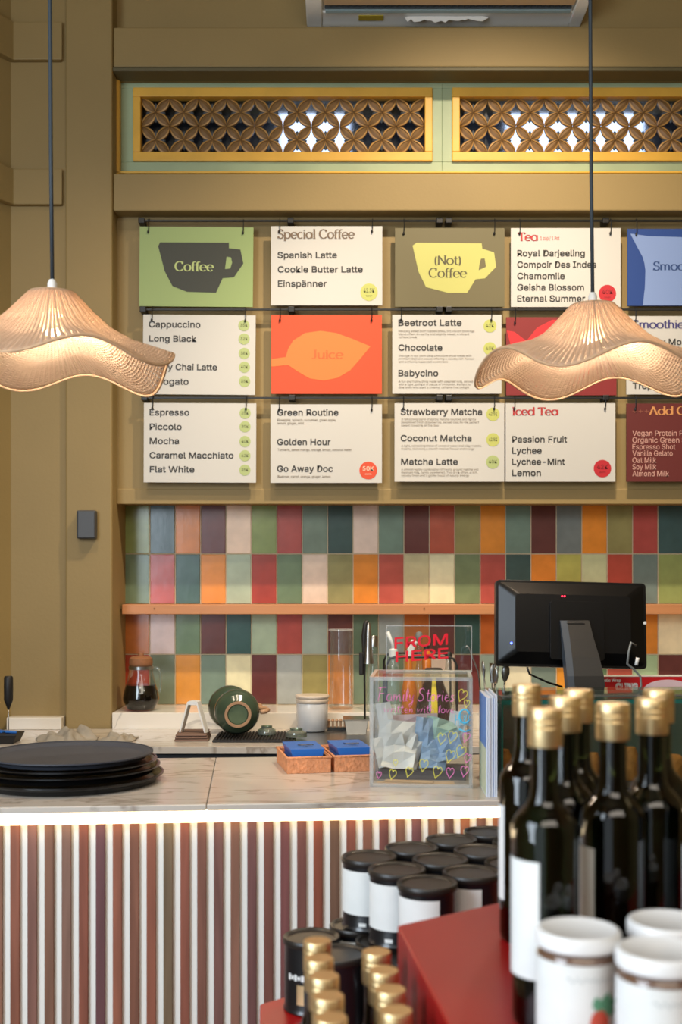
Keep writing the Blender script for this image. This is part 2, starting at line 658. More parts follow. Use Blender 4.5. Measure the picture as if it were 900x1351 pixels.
M['led_blue'] = mat('blue_led', (60, 80, 255), .5, emit=(70, 90, 255), estr=8)
M['sky_glow'] = mat('daylit_opening', (255, 255, 255), .5, emit=(214, 228, 255), estr=2.6)
M['frosted'] = glass_mat('frosted_pane', (210, 222, 236), .16)
M['back_dark'] = mat('rear_room_dark', (50, 52, 58), .8)
M['book_blue'] = mat('booklet_blue', (96, 134, 200), .5)
M['book_green'] = mat('booklet_sage', (196, 206, 180), .5)
M['book_white'] = mat('booklet_paper', (214, 222, 236), .5)
M['cash_blue'] = mat('banknote_blue', (150, 176, 206), .6, var=.15, vscale=60)
M['cash_mint'] = mat('banknote_mint', (170, 200, 186), .6, var=.12, vscale=60)
M['kraft'] = mat('kraft_paper', (188, 160, 128), .7)
M['pink'] = mat('pink_marker', (236, 128, 200), .5)
M['yel'] = mat('yellow_marker', (226, 220, 84), .5)
M['cyan'] = mat('cyan_marker', (84, 190, 226), .5)
M['bulb'] = mat('bulb_glass', (255, 240, 210), .5, emit=(255, 214, 150), estr=16)


def rattan_mat():
    m = bpy.data.materials.new('woven_rattan')
    m.use_nodes = True
    nt = m.node_tree
    b = nt.nodes['Principled BSDF']
    out = nt.nodes['Material Output']
    b.inputs['Roughness'].default_value = .6
    uv = nt.nodes.new('ShaderNodeUVMap')
    uv.uv_map = 'UVMap'
    sp = nt.nodes.new('ShaderNodeSeparateXYZ')
    nt.links.new(uv.outputs[0], sp.inputs[0])

    def sine(sock, f):
        a = nt.nodes.new('ShaderNodeMath')
        a.operation = 'MULTIPLY'
        a.inputs[1].default_value = f * 2 * math.pi
        nt.links.new(sock, a.inputs[0])
        s = nt.nodes.new('ShaderNodeMath')
        s.operation = 'SINE'
        nt.links.new(a.outputs[0], s.inputs[0])
        return s.outputs[0]
    su, sv = sine(sp.outputs[0], 120), sine(sp.outputs[1], 44)
    hm = nt.nodes.new('ShaderNodeMath')          # height of the weave
    hm.operation = 'MAXIMUM'
    nt.links.new(su, hm.inputs[0])
    nt.links.new(sv, hm.inputs[1])
    bp = nt.nodes.new('ShaderNodeBump')
    bp.inputs['Strength'].default_value = .6
    bp.inputs['Distance'].default_value = .003
    nt.links.new(hm.outputs[0], bp.inputs['Height'])
    nt.links.new(bp.outputs[0], b.inputs['Normal'])
    cr = nt.nodes.new('ShaderNodeValToRGB')
    cr.color_ramp.elements[0].color = lin((186, 158, 134))
    cr.color_ramp.elements[1].color = lin((216, 194, 172))
    n = nt.nodes.new('ShaderNodeTexNoise')
    n.inputs['Scale'].default_value = 14
    nt.links.new(n.outputs[0], cr.inputs[0])
    nt.links.new(cr.outputs[0], b.inputs['Base Color'])
    tl = nt.nodes.new('ShaderNodeBsdfTranslucent')
    tl.inputs[0].default_value = lin((240, 206, 172))
    mx = nt.nodes.new('ShaderNodeMixShader')
    mx.inputs[0].default_value = .30
    nt.links.new(b.outputs[0], mx.inputs[1])
    nt.links.new(tl.outputs[0], mx.inputs[2])
    # little gaps of the open weave, more of them towards the rim
    gap = nt.nodes.new('ShaderNodeMath')
    gap.operation = 'LESS_THAN'
    nt.links.new(hm.outputs[0], gap.inputs[0])
    mr = nt.nodes.new('ShaderNodeMapRange')
    mr.inputs[1].default_value = .2
    mr.inputs[2].default_value = 1.0
    mr.inputs[3].default_value = -.75
    mr.inputs[4].default_value = -.1
    nt.links.new(sp.outputs[1], mr.inputs[0])
    nt.links.new(mr.outputs[0], gap.inputs[1])
    tp = nt.nodes.new('ShaderNodeBsdfTransparent')
    m2 = nt.nodes.new('ShaderNodeMixShader')
    nt.links.new(gap.outputs[0], m2.inputs[0])
    nt.links.new(mx.outputs[0], m2.inputs[1])
    nt.links.new(tp.outputs[0], m2.inputs[2])
    nt.links.new(m2.outputs[0], out.inputs[0])
    return m


M['rattan'] = rattan_mat()

# ------------------------------------------------------------------ the room
XL, XR, YF, YB, ZC = -2.3, 2.5, -1.2, 5.6, 4.35
YP, YM, YT = 4.38, 4.48, 4.65          # pillar face, menu wall face, tile face
YBM = 4.40                              # beams
PXL, PXR = px(86, YP), px(148, YP)      # pillar
tag(MB().box(XL, XR, YF, YB, -.1, 0).build('floor', M['floor']), 'grey floor behind and before the bar', 'floor', kind='structure')
tag(MB().box(XL, XR, YF, YB, ZC, ZC + .1).build('ceiling', M['ceiling']), 'ceiling above the bar', 'ceiling', kind='structure')
tag(MB().box(XL - .1, XL, YF, YB, 0, ZC).build('wall_left', M['wall']), 'olive side wall', 'wall', kind='structure')
tag(MB().box(XR, XR + .1, YF, YB, 0, ZC).build('wall_right', M['wall']), 'olive side wall', 'wall', kind='structure')

fw = MB()  # unseen wall, added to keep daylight out of the bottle reflections
fw.box(-.35, XR, YF - .1, YF, 0, ZC)
fw.box(XL, -.35, YF - .1, YF, 3.1, ZC)
tag(fw.build('wall_front', M['wall']), 'unseen shopfront wall added to block daylight, with a wide daylit opening', 'wall', kind='structure')
zt0, zt1 = pz(228, YBM), pz(94, YBM)    # transom opening between the beams
wb = MB()
wb.box(PXR - .002, XR, YM, 4.80, pz(663, YM), zt0)          # menu wall, its lower edge overhangs the tiles
wb.box(PXR - .002, XR, YM, 4.80, zt1, ZC)                    # above the transom
wb.box(XL, XR, 4.70, 4.80, 0, pz(660, YM))                   # behind the tiles
# wall beside the pillar: flat panel, then canted towards the viewer
xa, xb = px(14, 4.40), px(-42, 4.24)
wb.prism([(PXL + .01, 4.403), (xa, 4.403), (xb, 4.24), (XL, 4.24), (XL, 4.80), (PXL + .01, 4.80)], 0, ZC, axis='z')
tag(wb.build('wall_back', M['wall']), 'olive painted back wall holding the menu boards', 'wall', kind='structure')

pl = MB()
pl.box(PXL, PXR, YP, 4.70, 0, ZC)
tag(pl.build('trim_1', M['wall'], bevel=.008), 'olive pillar between the tiled bay and the side panel', 'pillar', kind='structure')


def beam(n, v0, v1, label):
    b = MB()
    b.box(PXR, XR, YBM, YM, pz(v1, YBM), pz(v0, YBM))
    b2 = [(px(82, 4.378), 4.378), (px(18, 4.378), 4.378), (px(-40, 4.195), 4.195), (XL, 4.195), (XL, 4.25), (px(-60, 4.25), 4.25), (px(13, 4.41), 4.41), (px(82, 4.41), 4.41)]
    b.prism(b2, pz(v1 - 6, 4.40), pz(v0 - 4, 4.40), axis='z')
    tag(b.build(f'trim_{n}', M['wall'], bevel=.004), label, 'beam', kind='structure')


beam(2, 36, 88, 'olive beam above the carved transom')
beam(3, 229, 278, 'olive beam under the carved transom')
mo = MB()
mo.box(PXR, XR, 4.388, YM, pz(94, 4.39), pz(89, 4.39))
tag(mo.build('trim_4', M['wall_dark'], bevel=.003), 'dark moulding along the top of the transom', 'moulding', kind='structure')
mo = MB()
mo.box(PXR, XR, 4.44, 4.49, pz(280.5, 4.44), pz(278.5, 4.44))
mo.box(PXR, XR, 4.47, 4.482, pz(665, 4.47), pz(645, 4.47))
tag(mo.build('trim_5', M['wall'], bevel=.003), 'olive band above the tiles', 'moulding', kind='structure')
# gold bead round the transom
mo = MB()
for (u0, u1, v0, v1) in ((152, 158, 98, 230), (152, 1400, 98, 103), (152, 1400, 226, 229)):
    mo.box(px(u0, 4.47), min(XR, px(u1, 4.47)), 4.465, 4.50, pz(v1, 4.47), pz(v0, 4.47))
tag(mo.build('trim_6', M['gold'], bevel=.003), 'gold bead round the carved transom', 'moulding', kind='structure')


# carved transom windows
def leaf(cx, cz, ang, L, W, y, depth, mb, mi_face, mi_rim, n=7):
    ca, sa = math.cos(ang), math.sin(ang)

    def P(t, s, yy):
        w = W * math.sin(math.pi * (t * .98 + .01)) ** .8
        a, b = t * L, s * w
        return (cx + a * ca - b * sa, yy, cz + a * sa + b * ca)
    cols = [(-1.0, depth, 1), (-1.0, 0.0, 1), (-.66, -.002, 1), (-.60, .002, 0), (0, -.004, 0), (.60, .002, 0), (.66, -.002, 1), (1.0, 0.0, 1), (1.0, depth, 1)]
    vs = []
    for i in range(n + 1):
        for s, d, _ in cols:
            vs.append(P(i / n, s, y + d))
    k = len(cols)
    for i in range(n):
        for j in range(k - 1):
            rim = cols[j][2] and cols[j + 1][2]
            mb.add([vs[i * k + j], vs[i * k + j + 1], vs[(i + 1) * k + j + 1], vs[(i + 1) * k + j]], [(0, 1, 2, 3)], mi_rim if rim else mi_face)


def transom(n, u0, u1, label, left=20):
    yy = 4.52
    w = empty(f'window_{n}', (px((u0 + u1) / 2, yy), yy, pz(167, yy)))
    tag(w, label, 'window', kind='structure')
    ox, oz = w.location.x, w.location.z

    def X(u): return px(u, yy) - ox

    def Z(v): return pz(v, yy) - oz
    fr = MB()
    for (a, b, c, d) in ((u0, u1, 119, 131), (u0, u1, 203.5, 215.5), (u0, u0 + 10, 131, 203.5), (u1 - 10, u1, 131, 203.5)):
        fr.box(X(a), X(b), -.028, .02, Z(d), Z(c))
    fr.build('frame', M['gold'], w, bevel=.003)
    sf = MB()
    for (a, b, c, d) in ((u0 - left, u1 + 13, 102, 119), (u0 - left, u1 + 13, 215.5, 231), (u0 - left, u0, 119, 215.5), (u1, u1 + 13, 119, 215.5)):
        sf.box(X(a), X(b), -.016, .03, Z(d), Z(c))
    sf.build('surround', M['mint'], w, bevel=.002)
    lat = MB()
    ncol, nrow = 10, 2
    cw, ch = (X(u1 - 10) - X(u0 + 10)) / ncol, (Z(131) - Z(203.5)) / nrow
    for i in range(ncol):
        for j in range(nrow):
            cx, cz = X(u0 + 10) + cw * (i + .5), Z(203.5) + ch * (j + .5)
            L = math.hypot(cw, ch) / 2 * .98
            base = math.atan2(ch, cw)
            for a in (base, math.pi - base, math.pi + base, -base):
                leaf(cx, cz, a, L, L * .25, -.004, .012, lat, 0, 1)
            for k in range(4):
                leaf(cx, cz, k * math.pi / 2, L * .5, L * .13, .0, .008, lat, 2, 2, 5)
    lat.build('lattice', [M['petal'], M['petal_rim'], M['tuft']], w, recalc=True)
    p = MB()
    p.box(X(u0), X(u1), .035, .040, Z(215), Z(119))
    p.build('pane', M['frosted'], w)


transom(1, 177, 570, 'carved gold lattice transom panel beside the pillar')
transom(2, 596, 989, 'carved gold lattice transom panel behind the pendant cord', 13)
# dim room behind the transom with two daylit openings
bk = MB()
z0, z1 = pz(240, 4.8), ZC
bk.box(XL, XR, 5.5, 5.6, z0, z1)
bk.box(XL, XR, 4.80, 5.5, z0 - .1, z0)
tag(bk.build('wall_rear', M['back_dark']), 'dark room behind the transom', 'wall', kind='structure')
for n, (a, b) in ((3, (368, 462)), (4, (668, 850))):
    g = MB().box(px(a, 4.95), px(b, 4.95), 4.95, 4.96, pz(222, 4.95), pz(110, 4.95))
    tag(g.build(f'window_{n}', M['sky_glow']), 'bright daylit opening seen through the lattice' + (' beside the pillar' if n == 3 else ' behind the cord'), 'window', kind='structure')

# ------------------------------------------------------------------ tiles and shelf
PAL = {'L': (146, 150, 92), 'D': (66, 92, 88), 'O': (222, 140, 56), 'M': (104, 58, 54), 'W': (234, 216, 194), 'R': (186, 84, 72), 'S': (168, 182, 160),
       'T': (120, 138, 126), 'P': (196, 200, 158), 'G': (112, 134, 104), 'Y': (192, 176, 92), 'B': (196, 112, 52), 'K': (168, 66, 46)}
ROWS = ['LDOMWLRTDWTMRLOTMTOLRDOLT', 'GRDOSKGWLORPWGRDOYPRTLTOW', 'BWGMDSRSMGSBMDBGWRTLOWMGS', 'KGOTWMSLOTGOWMSWTOGRSMSOG']
ti = MB()
tcol = []
YTs = YT
tw, th = 33.55 / F * YT, 66.3 / F * YT
for r_, row in enumerate(ROWS):
    for c_, k in enumerate(row):
        x0, x1 = px(164, YT) + c_ * tw, px(164, YT) + (c_ + 1) * tw
        z1_ = pz(664.5, YT) - r_ * th
        z0_ = z1_ - th
        g = .0011
        x0 += g; x1 -= g; z0_ += g; z1_ -= g
        b = .003
        d = random.uniform(-.0006, .0006)
        vs = [(x0, YT + .004, z0_), (x1, YT + .004, z0_), (x1, YT + .004, z1_), (x0, YT + .004, z1_),
              (x0 + b, YT + d, z0_ + b), (x1 - b, YT + d, z0_ + b), (x1 - b, YT + d, z1_ - b), (x0 + b, YT + d, z1_ - b)]
        ti.add(vs, [(4, 5, 6, 7), (0, 1, 5, 4), (1, 2, 6, 5), (2, 3, 7, 6), (3, 0, 4, 7)])
        c = lin(tuple(min(255, x * random.uniform(.94, 1.06)) for x in PAL[k]))
        tcol += [c] * 5
tiles = ti.build('wall_tiles', M['tile'], colors=tcol, recalc=False)
tag(tiles, 'multicoloured glazed rectangular wall tiles behind the bar', 'tiles', kind='structure')
gb = MB().box(px(158, YT), XR, YT + .003, 4.70, .86, pz(664, YT))
tag(gb.build('wall_grout', M['grout']), 'grout bed behind the tiles', 'wall', kind='structure')

YS = 4.53
sh = MB().box(px(161, YS), 2.3, YS, YT - .001, pz(810.5, YS), pz(797.5, YS))
shelf = sh.build('wall_shelf', M['shelf'], bevel=.002)
tag(shelf, 'long bare orange-brown wooden shelf across the tiles', 'shelf')
for sx in (-.74, .33, 1.4):
    q = MB().lathe([(0, 0), (.004, 0), (.004, .001), (0, .001)], 10, mat=Matrix.Rotation(R(90), 3, 'X'))
    q.build('screw', M['cork'], shelf, loc=(sx, YS - .0005, pz(803, YS)))

# ------------------------------------------------------------------ split air conditioner
YA = 4.48
ac = empty('air_conditioner', (px(588, YM), YM, pz(35, YM)))
tag(ac, 'white split air conditioner mounted high on the olive wall', 'air conditioner')
ax0, ax1 = px(405, YM) - ac.location.x, px(766, YM) - ac.location.x
b = MB()
prof = [(-.001, .0), (-.018, .0), (-.03, .004), (-.098, .006), (-.102, .022), (-.182, .030), (-.200, .016), (-.236, .026), (-.262, .06), (-.268, .25), (-.25, .29), (-.22, .30), (-.001, .30)]
n = len(prof)
inner0, inner1 = ax0 + .062, ax1 - .050
vs = [(inner0, p[0], p[1]) for p in prof] + [(inner1, p[0], p[1]) for p in prof]
fs = [(i, (i + 1) % n, (i + 1) % n + n, i + n) for i in range(n)]
b.add(vs, fs)
b.build('casing', M['ac'], ac, smooth=30)
endp = [(-.001, -.002), (-.03, .001), (-.105, .002), (-.20, .010), (-.236, .022), (-.264, .06), (-.270, .25), (-.25, .292), (-.22, .302), (-.001, .302)]
for (e0, e1) in ((ax0, inner0), (inner1, ax1)):
    b = MB()
    n = len(endp)
    vs = [(e0, p[0], p[1]) for p in endp] + [(e1, p[0], p[1]) for p in endp]
    b.add(vs, [tuple(range(n)), tuple(reversed(range(n, 2 * n)))] + [(i, (i + 1) % n, (i + 1) % n + n, i + n) for i in range(n)])
    b.build('end_cap', M['ac'], ac, smooth=30, bevel=.004)
b = MB()
b.box(inner0 + .01, inner1 - .01, -.128, -.122, .006, .022)
for k in range(40):
    q = inner0 + .03 + (inner1 - inner0 - .06) * k / 39
    b.box(q - .0008, q + .0008, -.150, -.128, .010, .022)
b.build('outlet_slot', M['ac_dark'], ac)
b = MB()
b.hexa([(inner0 + .012, -.122, .003), (inner1 - .012, -.122, .003), (inner1 - .012, -.104, .0005), (inner0 + .012, -.104, .0005), (inner0 + .012, -.122, .008), (inner1 - .012, -.122, .008), (inner1 - .012, -.104, .0055), (inner0 + .012, -.104, .0055)])
b.build('louver', M['ac_vane'] if 'ac_vane' in M else M.setdefault('ac_vane', mat('ac_vane', (150, 176, 186), .4)), ac)
b = MB()
b.box(inner0 + .006, inner1 - .006, -.196, -.150, .008, .014)
b.build('intake_grille', M['ac_fin'], ac)
b = MB()
b.box(inner0 + .14, inner0 + .235, -.080, -.042, .002, .0052)
b.build('sticker', M['yellow'], ac)
b = MB()
pts = [(-.165, -.001)]
xx = -.165
while xx < .12:
    xx += random.uniform(.010, .026)
    pts.append((xx, -random.uniform(.006, .022)))
pts += [(.16, -.001), (.14, .004), (-.15, .004)]
b.prism(pts, -.0745, -.0737)
b.build('torn_film', M['white'], ac)

# ------------------------------------------------------------------ menu rails and boards
YRL = 4.437
for (v, segs) in ((291.5, ((183, 584), (588, 1010))), (408.5, ((185, 584), (588, 1010))), (525, ((187, 584), (588, 1010)))):
    where = {291.5: 'above the top row of boards', 408.5: 'above the middle row of boards', 525: 'above the bottom row of boards'}[v]
    for si, (a, b_) in enumerate(segs):
        x0, x1 = px(a, YRL), px(b_, YRL)
        z = pz(v, YRL)
        rail = empty('menu_rail', ((x0 + x1) / 2, YM, z))
        tag(rail, f'thin black rail {where}, ' + ('pillar half' if si == 0 else 'half towards the blue board'), 'rail', 'menu rails')
        h = (x1 - x0) / 2
        MB().box(-h, h, YRL - YM - .004, YRL - YM + .004, -.0035, .0035).build('rod', M['black'], rail)
        for bx in (-h + .012, 0.0, h - .012):
            mb = MB()
            mb.box(bx - .012, bx + .012, YRL - YM - .012, 0, -.011, .010)
            mb.build('bracket', M['black'], rail, bevel=.002)

YBD = 4.432
CREAM = M['paper']


def bx(u): return px(u, YBD)
def bz(v): return pz(v, YBD)


def clr(name, c): return mat(name, c, .55)


DARK = M['ink']
BADGE = {'g': clr('badge_sage', (168, 182, 120)), 'l': clr('badge_lime', (186, 190, 102)), 'o': clr('badge_orange', (212, 74, 40)), 'r': clr('badge_red', (186, 32, 44))}


def board(u0, v0, u1, v1, panel_mat, label, rail_v, tilt=0.0, hooks=(12, 13)):
    uc, vc = (u0 + u1) / 2, (v0 + v1) / 2
    rt = empty('menu_board', (bx(uc), YBD, bz(vc)), rot=(0, R(tilt), 0))
    tag(rt, label, 'menu board', 'menu boards hung in three rows')
    w, h = bx(u1) - bx(u0), bz(v0) - bz(v1)
    MB().box(-w / 2, w / 2, 0, .006, -h / 2, h / 2).build('panel', panel_mat, rt)
    for s, off in ((-1, hooks[0]), (1, hooks[1])):
        hx = s * (w / 2 - off / F * YBD)
        zr = bz(rail_v) - bz(vc)
        m = MB()
        m.tube([(hx, .010, zr + .0045), (hx, .002, zr + .008), (hx, -.006, zr + .002), (hx, -.0045, h / 2 - .010), (hx - .003, -.004, h / 2 - .026)], .0019, 6)
        m.lathe([(0, -.006), (.004, -.004), (.004, .004), (0, .006)], 8, c=(hx - .002, -.003, h / 2 - .022))
        m.build('hook', M['black'], rt)
    rt['_c'] = (uc, vc)
    return rt


def lines(rt, items, material, cap=7.9, bold=.014, name='lettering'):
    uc, vc = rt['_c']
    for it in items:
        mb = MB()
        s, a, b_, base = it[:4]
        cp = it[4] if len(it) > 4 else cap
        put_text(mb, s, bx(a) - bx(uc), bx(b_) - bx(uc), bz(base) - bz(vc), cp / F * YBD, -.0012, bold)
        mb.build(name, material, rt, recalc=False)


def title(rt, s, a, b_, base, cap, material, thick=.19, thin=.06):
    uc, vc = rt['_c']
    mb = MB()
    put_display(mb, s, bx(a) - bx(uc), bx(b_) - bx(uc), bz(base) - bz(vc), cap / F * YBD, -.0014, thick, thin)
    mb.build('title', material, rt, recalc=False)


def shape(rt, loops, material, d=.0008, name='illustration'):
    uc, vc = rt['_c']
    if not isinstance(loops[0][0], (tuple, list)):
        loops = [loops]
    L = [[(bx(u) - bx(uc), bz(v) - bz(vc)) for u, v in l] for l in loops]
    mb = MB()
    mb.prism(L, -d, 0)
    return mb.build(name, material, rt)


def badge(rt, u, v, r, kind, txt, tcol=None, small=None):
    uc, vc = rt['_c']
    x, z, rr = bx(u) - bx(uc), bz(v) - bz(vc), r / F * YBD
    mb = MB()
    mb.prism([(x + rr * math.cos(a * math.pi / 14), z + rr * math.sin(a * math.pi / 14)) for a in range(28)], -.0009, 0)
    bd = mb.build('price_badge', BADGE[kind], rt)
    mb = MB()
    put_text(mb, txt, x - rr * .62, x + rr * .62, z - rr * .18 + (rr * .15 if small else 0), rr * .48, -.0016, .004)
    if small:
        put_text(mb, small, x - rr * .35, x + rr * .35, z - rr * .5, rr * .2, -.0016)
    mb.build('price', tcol or M['badge_ink'], bd, recalc=False)


M['badge_ink'] = clr('badge_ink', (108, 112, 70))
M['badge_white'] = clr('badge_pale_ink', (240, 214, 190))
M['badge_dark'] = clr('badge_dark_ink', (128, 20, 30))


def Z3(p): return [(160 + x / 2.4324, 270 + y / 2.4324) for x, y in p]
def Z4(p): return [(500 + x / 2.25, 270 + y / 2.25) for x, y in p]


# row one
t = board(184, 299.5, 334, 404.5, clr('board_green', (144, 164, 104)), 'green menu board with a black cut-out cup reading Coffee', 291.5, .5)
shape(t, [Z3([(118, 135), (124, 122), (345, 121), (345, 139), (382, 143), (392, 188), (362, 232), (326, 235), (305, 282), (212, 280), (165, 262), (140, 215)]), Z3([(338, 166), (352, 168), (356, 185), (350, 204), (333, 206)])], clr('cup_black', (48, 50, 40)))
title(t, 'Coffee', 231, 281, 357.5, 12, clr('cup_letter', (176, 190, 122)), .2, .07)
t = board(357.5, 298.5, 504.5, 402.8, CREAM, 'cream menu board headed Special Coffee', 291.5)
title(t, 'Special Coffee', 366.5, 467, 314.5, 11.5, clr('title_brown', (112, 92, 74)), .2, .08)
lines(t, [('Spanish Latte', 366.5, 444.5, 340.5), ('Cookie Butter Latte', 366.8, 478.5, 359.3), ('Einspänner', 367, 431, 378.2)], DARK)
badge(t, 487, 385.5, 11.5, 'l', '42.5K', small='each')
t = board(521.3, 301, 665.8, 404.8, clr('board_olive', (106, 98, 66)), 'olive menu board with a lime cut-out cup reading (Not) Coffee', 291.5)
shape(t, [Z4([(100, 122), (112, 113), (305, 115), (307, 131), (342, 142), (348, 185), (315, 219), (287, 222), (262, 262), (205, 262), (140, 245), (118, 200)]), Z4([(303, 161), (314, 160), (318, 185), (296, 195), (299, 175)])], clr('cup_lime', (192, 190, 108)))
olive_ink = clr('olive_ink', (84, 78, 52))
title(t, '(Not)', 573, 608, 349, 11.5, olive_ink, .18, .07)
title(t, 'Coffee', 566, 615, 366, 12, olive_ink, .18, .07)
t = board(674.2, 301, 819, 405, CREAM, 'cream menu board headed Tea behind the pendant cord', 291.5)
red_ink = clr('title_red', (176, 44, 46))
title(t, 'Tea', 684, 709, 317.5, 10.5, red_ink, .22, .08)
lines(t, [('1 cup / 1 Pot', 713, 738, 316.5, 4.5)], clr('rose_ink', (190, 120, 110)), name='small_print')
lines(t, [('Royal Darjeeling', 682.7, 771.5, 338), ('Compoir Des Indes', 682.7, 786.5, 353), ('Chamomile', 682.7, 745, 368), ('Geisha Blossom', 682.7, 770.5, 383), ('Eternal Summer', 682.7, 772, 397.8)], DARK)
badge(t, 801.5, 387.3, 11.5, 'r', '40K', M['badge_dark'], 'cup')
t = board(828, 302, 974, 403.5, clr('board_blue', (24, 62, 132)), 'blue menu board with a pale blue cut-out jug reading Smoothies', 291.5)
shape(t, [(831.7, 308.3), (842, 328), (848, 339), (850.5, 348), (851.7, 357), (851, 379), (848.3, 403), (955, 403), (952, 350), (965, 315), (900, 313), (855.6, 311.7)], clr('jug_blue', (124, 148, 198)))
title(t, 'Smoothies', 862, 938, 356.5, 11, clr('navy_ink', (34, 64, 118)), .2, .07)
# row two
t = board(188.7, 415.5, 337, 520.5, CREAM, 'cream menu board starting with Cappuccino', 408.5, .45)
lines(t, [('Cappuccino', 196.5, 264, 432.2), ('Long Black', 197, 259, 451), ('Latte', 197, 228, 470.5), ('Spicy Chai Latte', 198, 286.5, 488.3), ('Affogato', 198, 249, 507.5)], DARK)
for v, k in ((429, 'g'), (446.8, 'g'), (465.8, 'g'), (484, 'g'), (502.8, 'g')):
    badge(t, 321.6 + (v - 429) * .02, v, 7.4, k, {429: '35K', 446.8: '32K', 465.8: '38K', 484: '40K', 502.8: '35K'}[v])
t = board(358, 415.5, 503.8, 519.5, clr('board_orange', (214, 74, 32)), 'orange menu board with a light orange lemon shape reading Juice', 408.5)
shape(t, Z3([(482, 496), (528, 489), (536, 462), (552, 436), (590, 412), (640, 405), (690, 412), (740, 430), (800, 455), (770, 492), (735, 532), (695, 556), (650, 565), (605, 558), (565, 535), (536, 515), (482, 520)]), clr('lemon_orange', (228, 122, 52)))
title(t, 'Juice', 411, 452, 473, 11, clr('juice_ink', (222, 98, 40)), .2, .08)
t = board(517.8, 415.3, 661.8, 519.3, CREAM, 'cream menu board starting with Beetroot Latte', 408.5)
lines(t, [('Beetroot Latte', 526, 609, 429.7), ('Chocolate', 526, 583.5, 462.5), ('Babycino', 526, 578, 496.2)], DARK)
lines(t, [('Naturally sweet oven roasted beets, this vibrant beverage', 526, 626, 438, 2.6), ('blend offers an earthy and slightly sweet, a vibrant', 526, 619, 442, 2.6), ('caffeine break', 526, 550, 446, 2.6),
          ('Indulge in our pure dark chocolate drink made with', 526, 622, 470.5, 2.6), ('premium Balinese cocoa offering a velvety rich flavour', 526, 626, 474.4, 2.6), ('and perfectly balanced sweetness', 526, 591, 478.4, 2.6),
          ('A fun and frothy drink made with steamed milk, served', 526, 624, 504.5, 2.6), ('with a light sprinkle of cocoa or cinnamon. Perfect for', 526, 622, 508.4, 2.6), ('little ones who want a creamy, caffeine free delight', 526, 619, 512.3, 2.6)], M['ink_soft'], bold=0, name='small_print')
badge(t, 646.5, 430, 8.6, 'l', '42K')
badge(t, 646.5, 460, 8.6, 'l', '40K')
t = board(668, 418.5, 813.5, 521.5, clr('board_crimson', (132, 34, 36)), 'crimson menu board with a bright red cut-out fruit behind the pendant shade', 408.5)
shape(t, Z4([(380, 374), (402, 378), (438, 405), (470, 365), (515, 342), (575, 344), (640, 400), (650, 470), (600, 530), (520, 555), (470, 545), (430, 500), (400, 450)]), clr('fruit_red', (222, 40, 48)))
t = board(826.7, 417, 974, 520.3, CREAM, 'cream menu board headed Smoothies', 408.5)
title(t, 'Smoothies', 834.5, 909, 433, 10.5, clr('indigo_ink', (60, 56, 116)), .2, .07)
lines(t, [('Chunky Monkey', 835, 927, 455), ('Island', 866, 891, 466), ('Orchard Green', 866, 946, 479), ('Bijou Garde', 834, 880, 497), ('Tropical Charm', 835, 921, 513)], DARK)
# row three
t = board(189.8, 532, 338, 636.5, CREAM, 'cream menu board starting with Espresso', 525, .2)
lines(t, [('Espresso', 197.5, 249.5, 548), ('Piccolo', 197.7, 239.5, 567), ('Mocha', 197.7, 236, 585.8), ('Caramel Macchiato', 197.7, 308, 604.6), ('Flat White', 198, 256.5, 623.2)], DARK)
for v, s in ((545, '25K'), (562.8, '30K'), (582.2, '40K'), (601, '42K'), (620, '35K')):
    badge(t, 323.3, v, 7.4, 'g', s)
t = board(357, 533.4, 504, 637, CREAM, 'cream menu board starting with Green Routine', 525)
lines(t, [('Green Routine', 366, 446.5, 548), ('Golden Hour', 366, 436, 587), ('Go Away Doc', 366, 439, 622.3)], DARK)
lines(t, [('Pineapple, spinach, cucumber, green apple,', 366, 443.5, 555.5, 3.0), ('lemon, ginger, mint', 366, 401, 559.8, 3.0), ('Turmeric, sweet mango, orange, lemon, coconut water', 366.5, 464, 594.8, 3.0), ('Beetroot, carrot, orange, ginger, lemon', 366.5, 436, 630.2, 3.0)], M['ink_soft'], bold=.004, name='small_print')
badge(t, 486, 620.7, 11.8, 'o', '50K', M['badge_white'], 'each')
t = board(520.7, 532, 665.5, 635.4, CREAM, 'cream menu board starting with Strawberry Matcha', 525)
lines(t, [('Strawberry Matcha', 529, 636, 547.2), ('Coconut Matcha', 529, 622, 582), ('Matcha Latte', 529.5, 604, 613)], DARK)
lines(t, [('A refreshing blend of earthy matcha sourced and lightly', 529.5, 628, 554.3, 2.6), ('sweetened fresh strawberries, served cold for the perfect', 529.5, 632, 558.3, 2.6), ('sweet meeting of the day', 529.5, 579, 562.4, 2.6),
          ('A light, refreshing blend of coconut water and silky matcha', 529.5, 635, 589.3, 2.6), ('creamy, delivering a smooth tropical flavour and energy', 529.5, 626, 593.3, 2.6),
          ('A smooth earthy combination of freshly ground matcha and', 529.5, 631, 620.5, 2.6), ('steamed milk, lightly sweetened. This drink offers a rich,', 529.5, 630, 624.5, 2.6), ('velvety finish and a gentle boost of natural energy', 529.5, 619, 628.5, 2.6)], M['ink_soft'], bold=0, name='small_print')
badge(t, 650.5, 546.5, 8.8, 'l', '42.5K')
badge(t, 650.5, 580.2, 8.8, 'l', '42.5K')
badge(t, 650.3, 609.5, 8.8, 'g', '40K')
t = board(667.3, 532, 812, 635.4, CREAM, 'cream menu board headed Iced Tea', 525)
title(t, 'Iced Tea', 676, 736, 547.5, 10, red_ink, .22, .08)
lines(t, [('Passion Fruit', 676, 748, 583.5), ('Lychee', 676, 714.5, 598.3), ('Lychee-Mint', 676, 745, 613), ('Lemon', 676, 713.5, 627.8)], DARK)
badge(t, 795, 618.2, 11.6, 'r', '42K', M['badge_dark'], 'each')
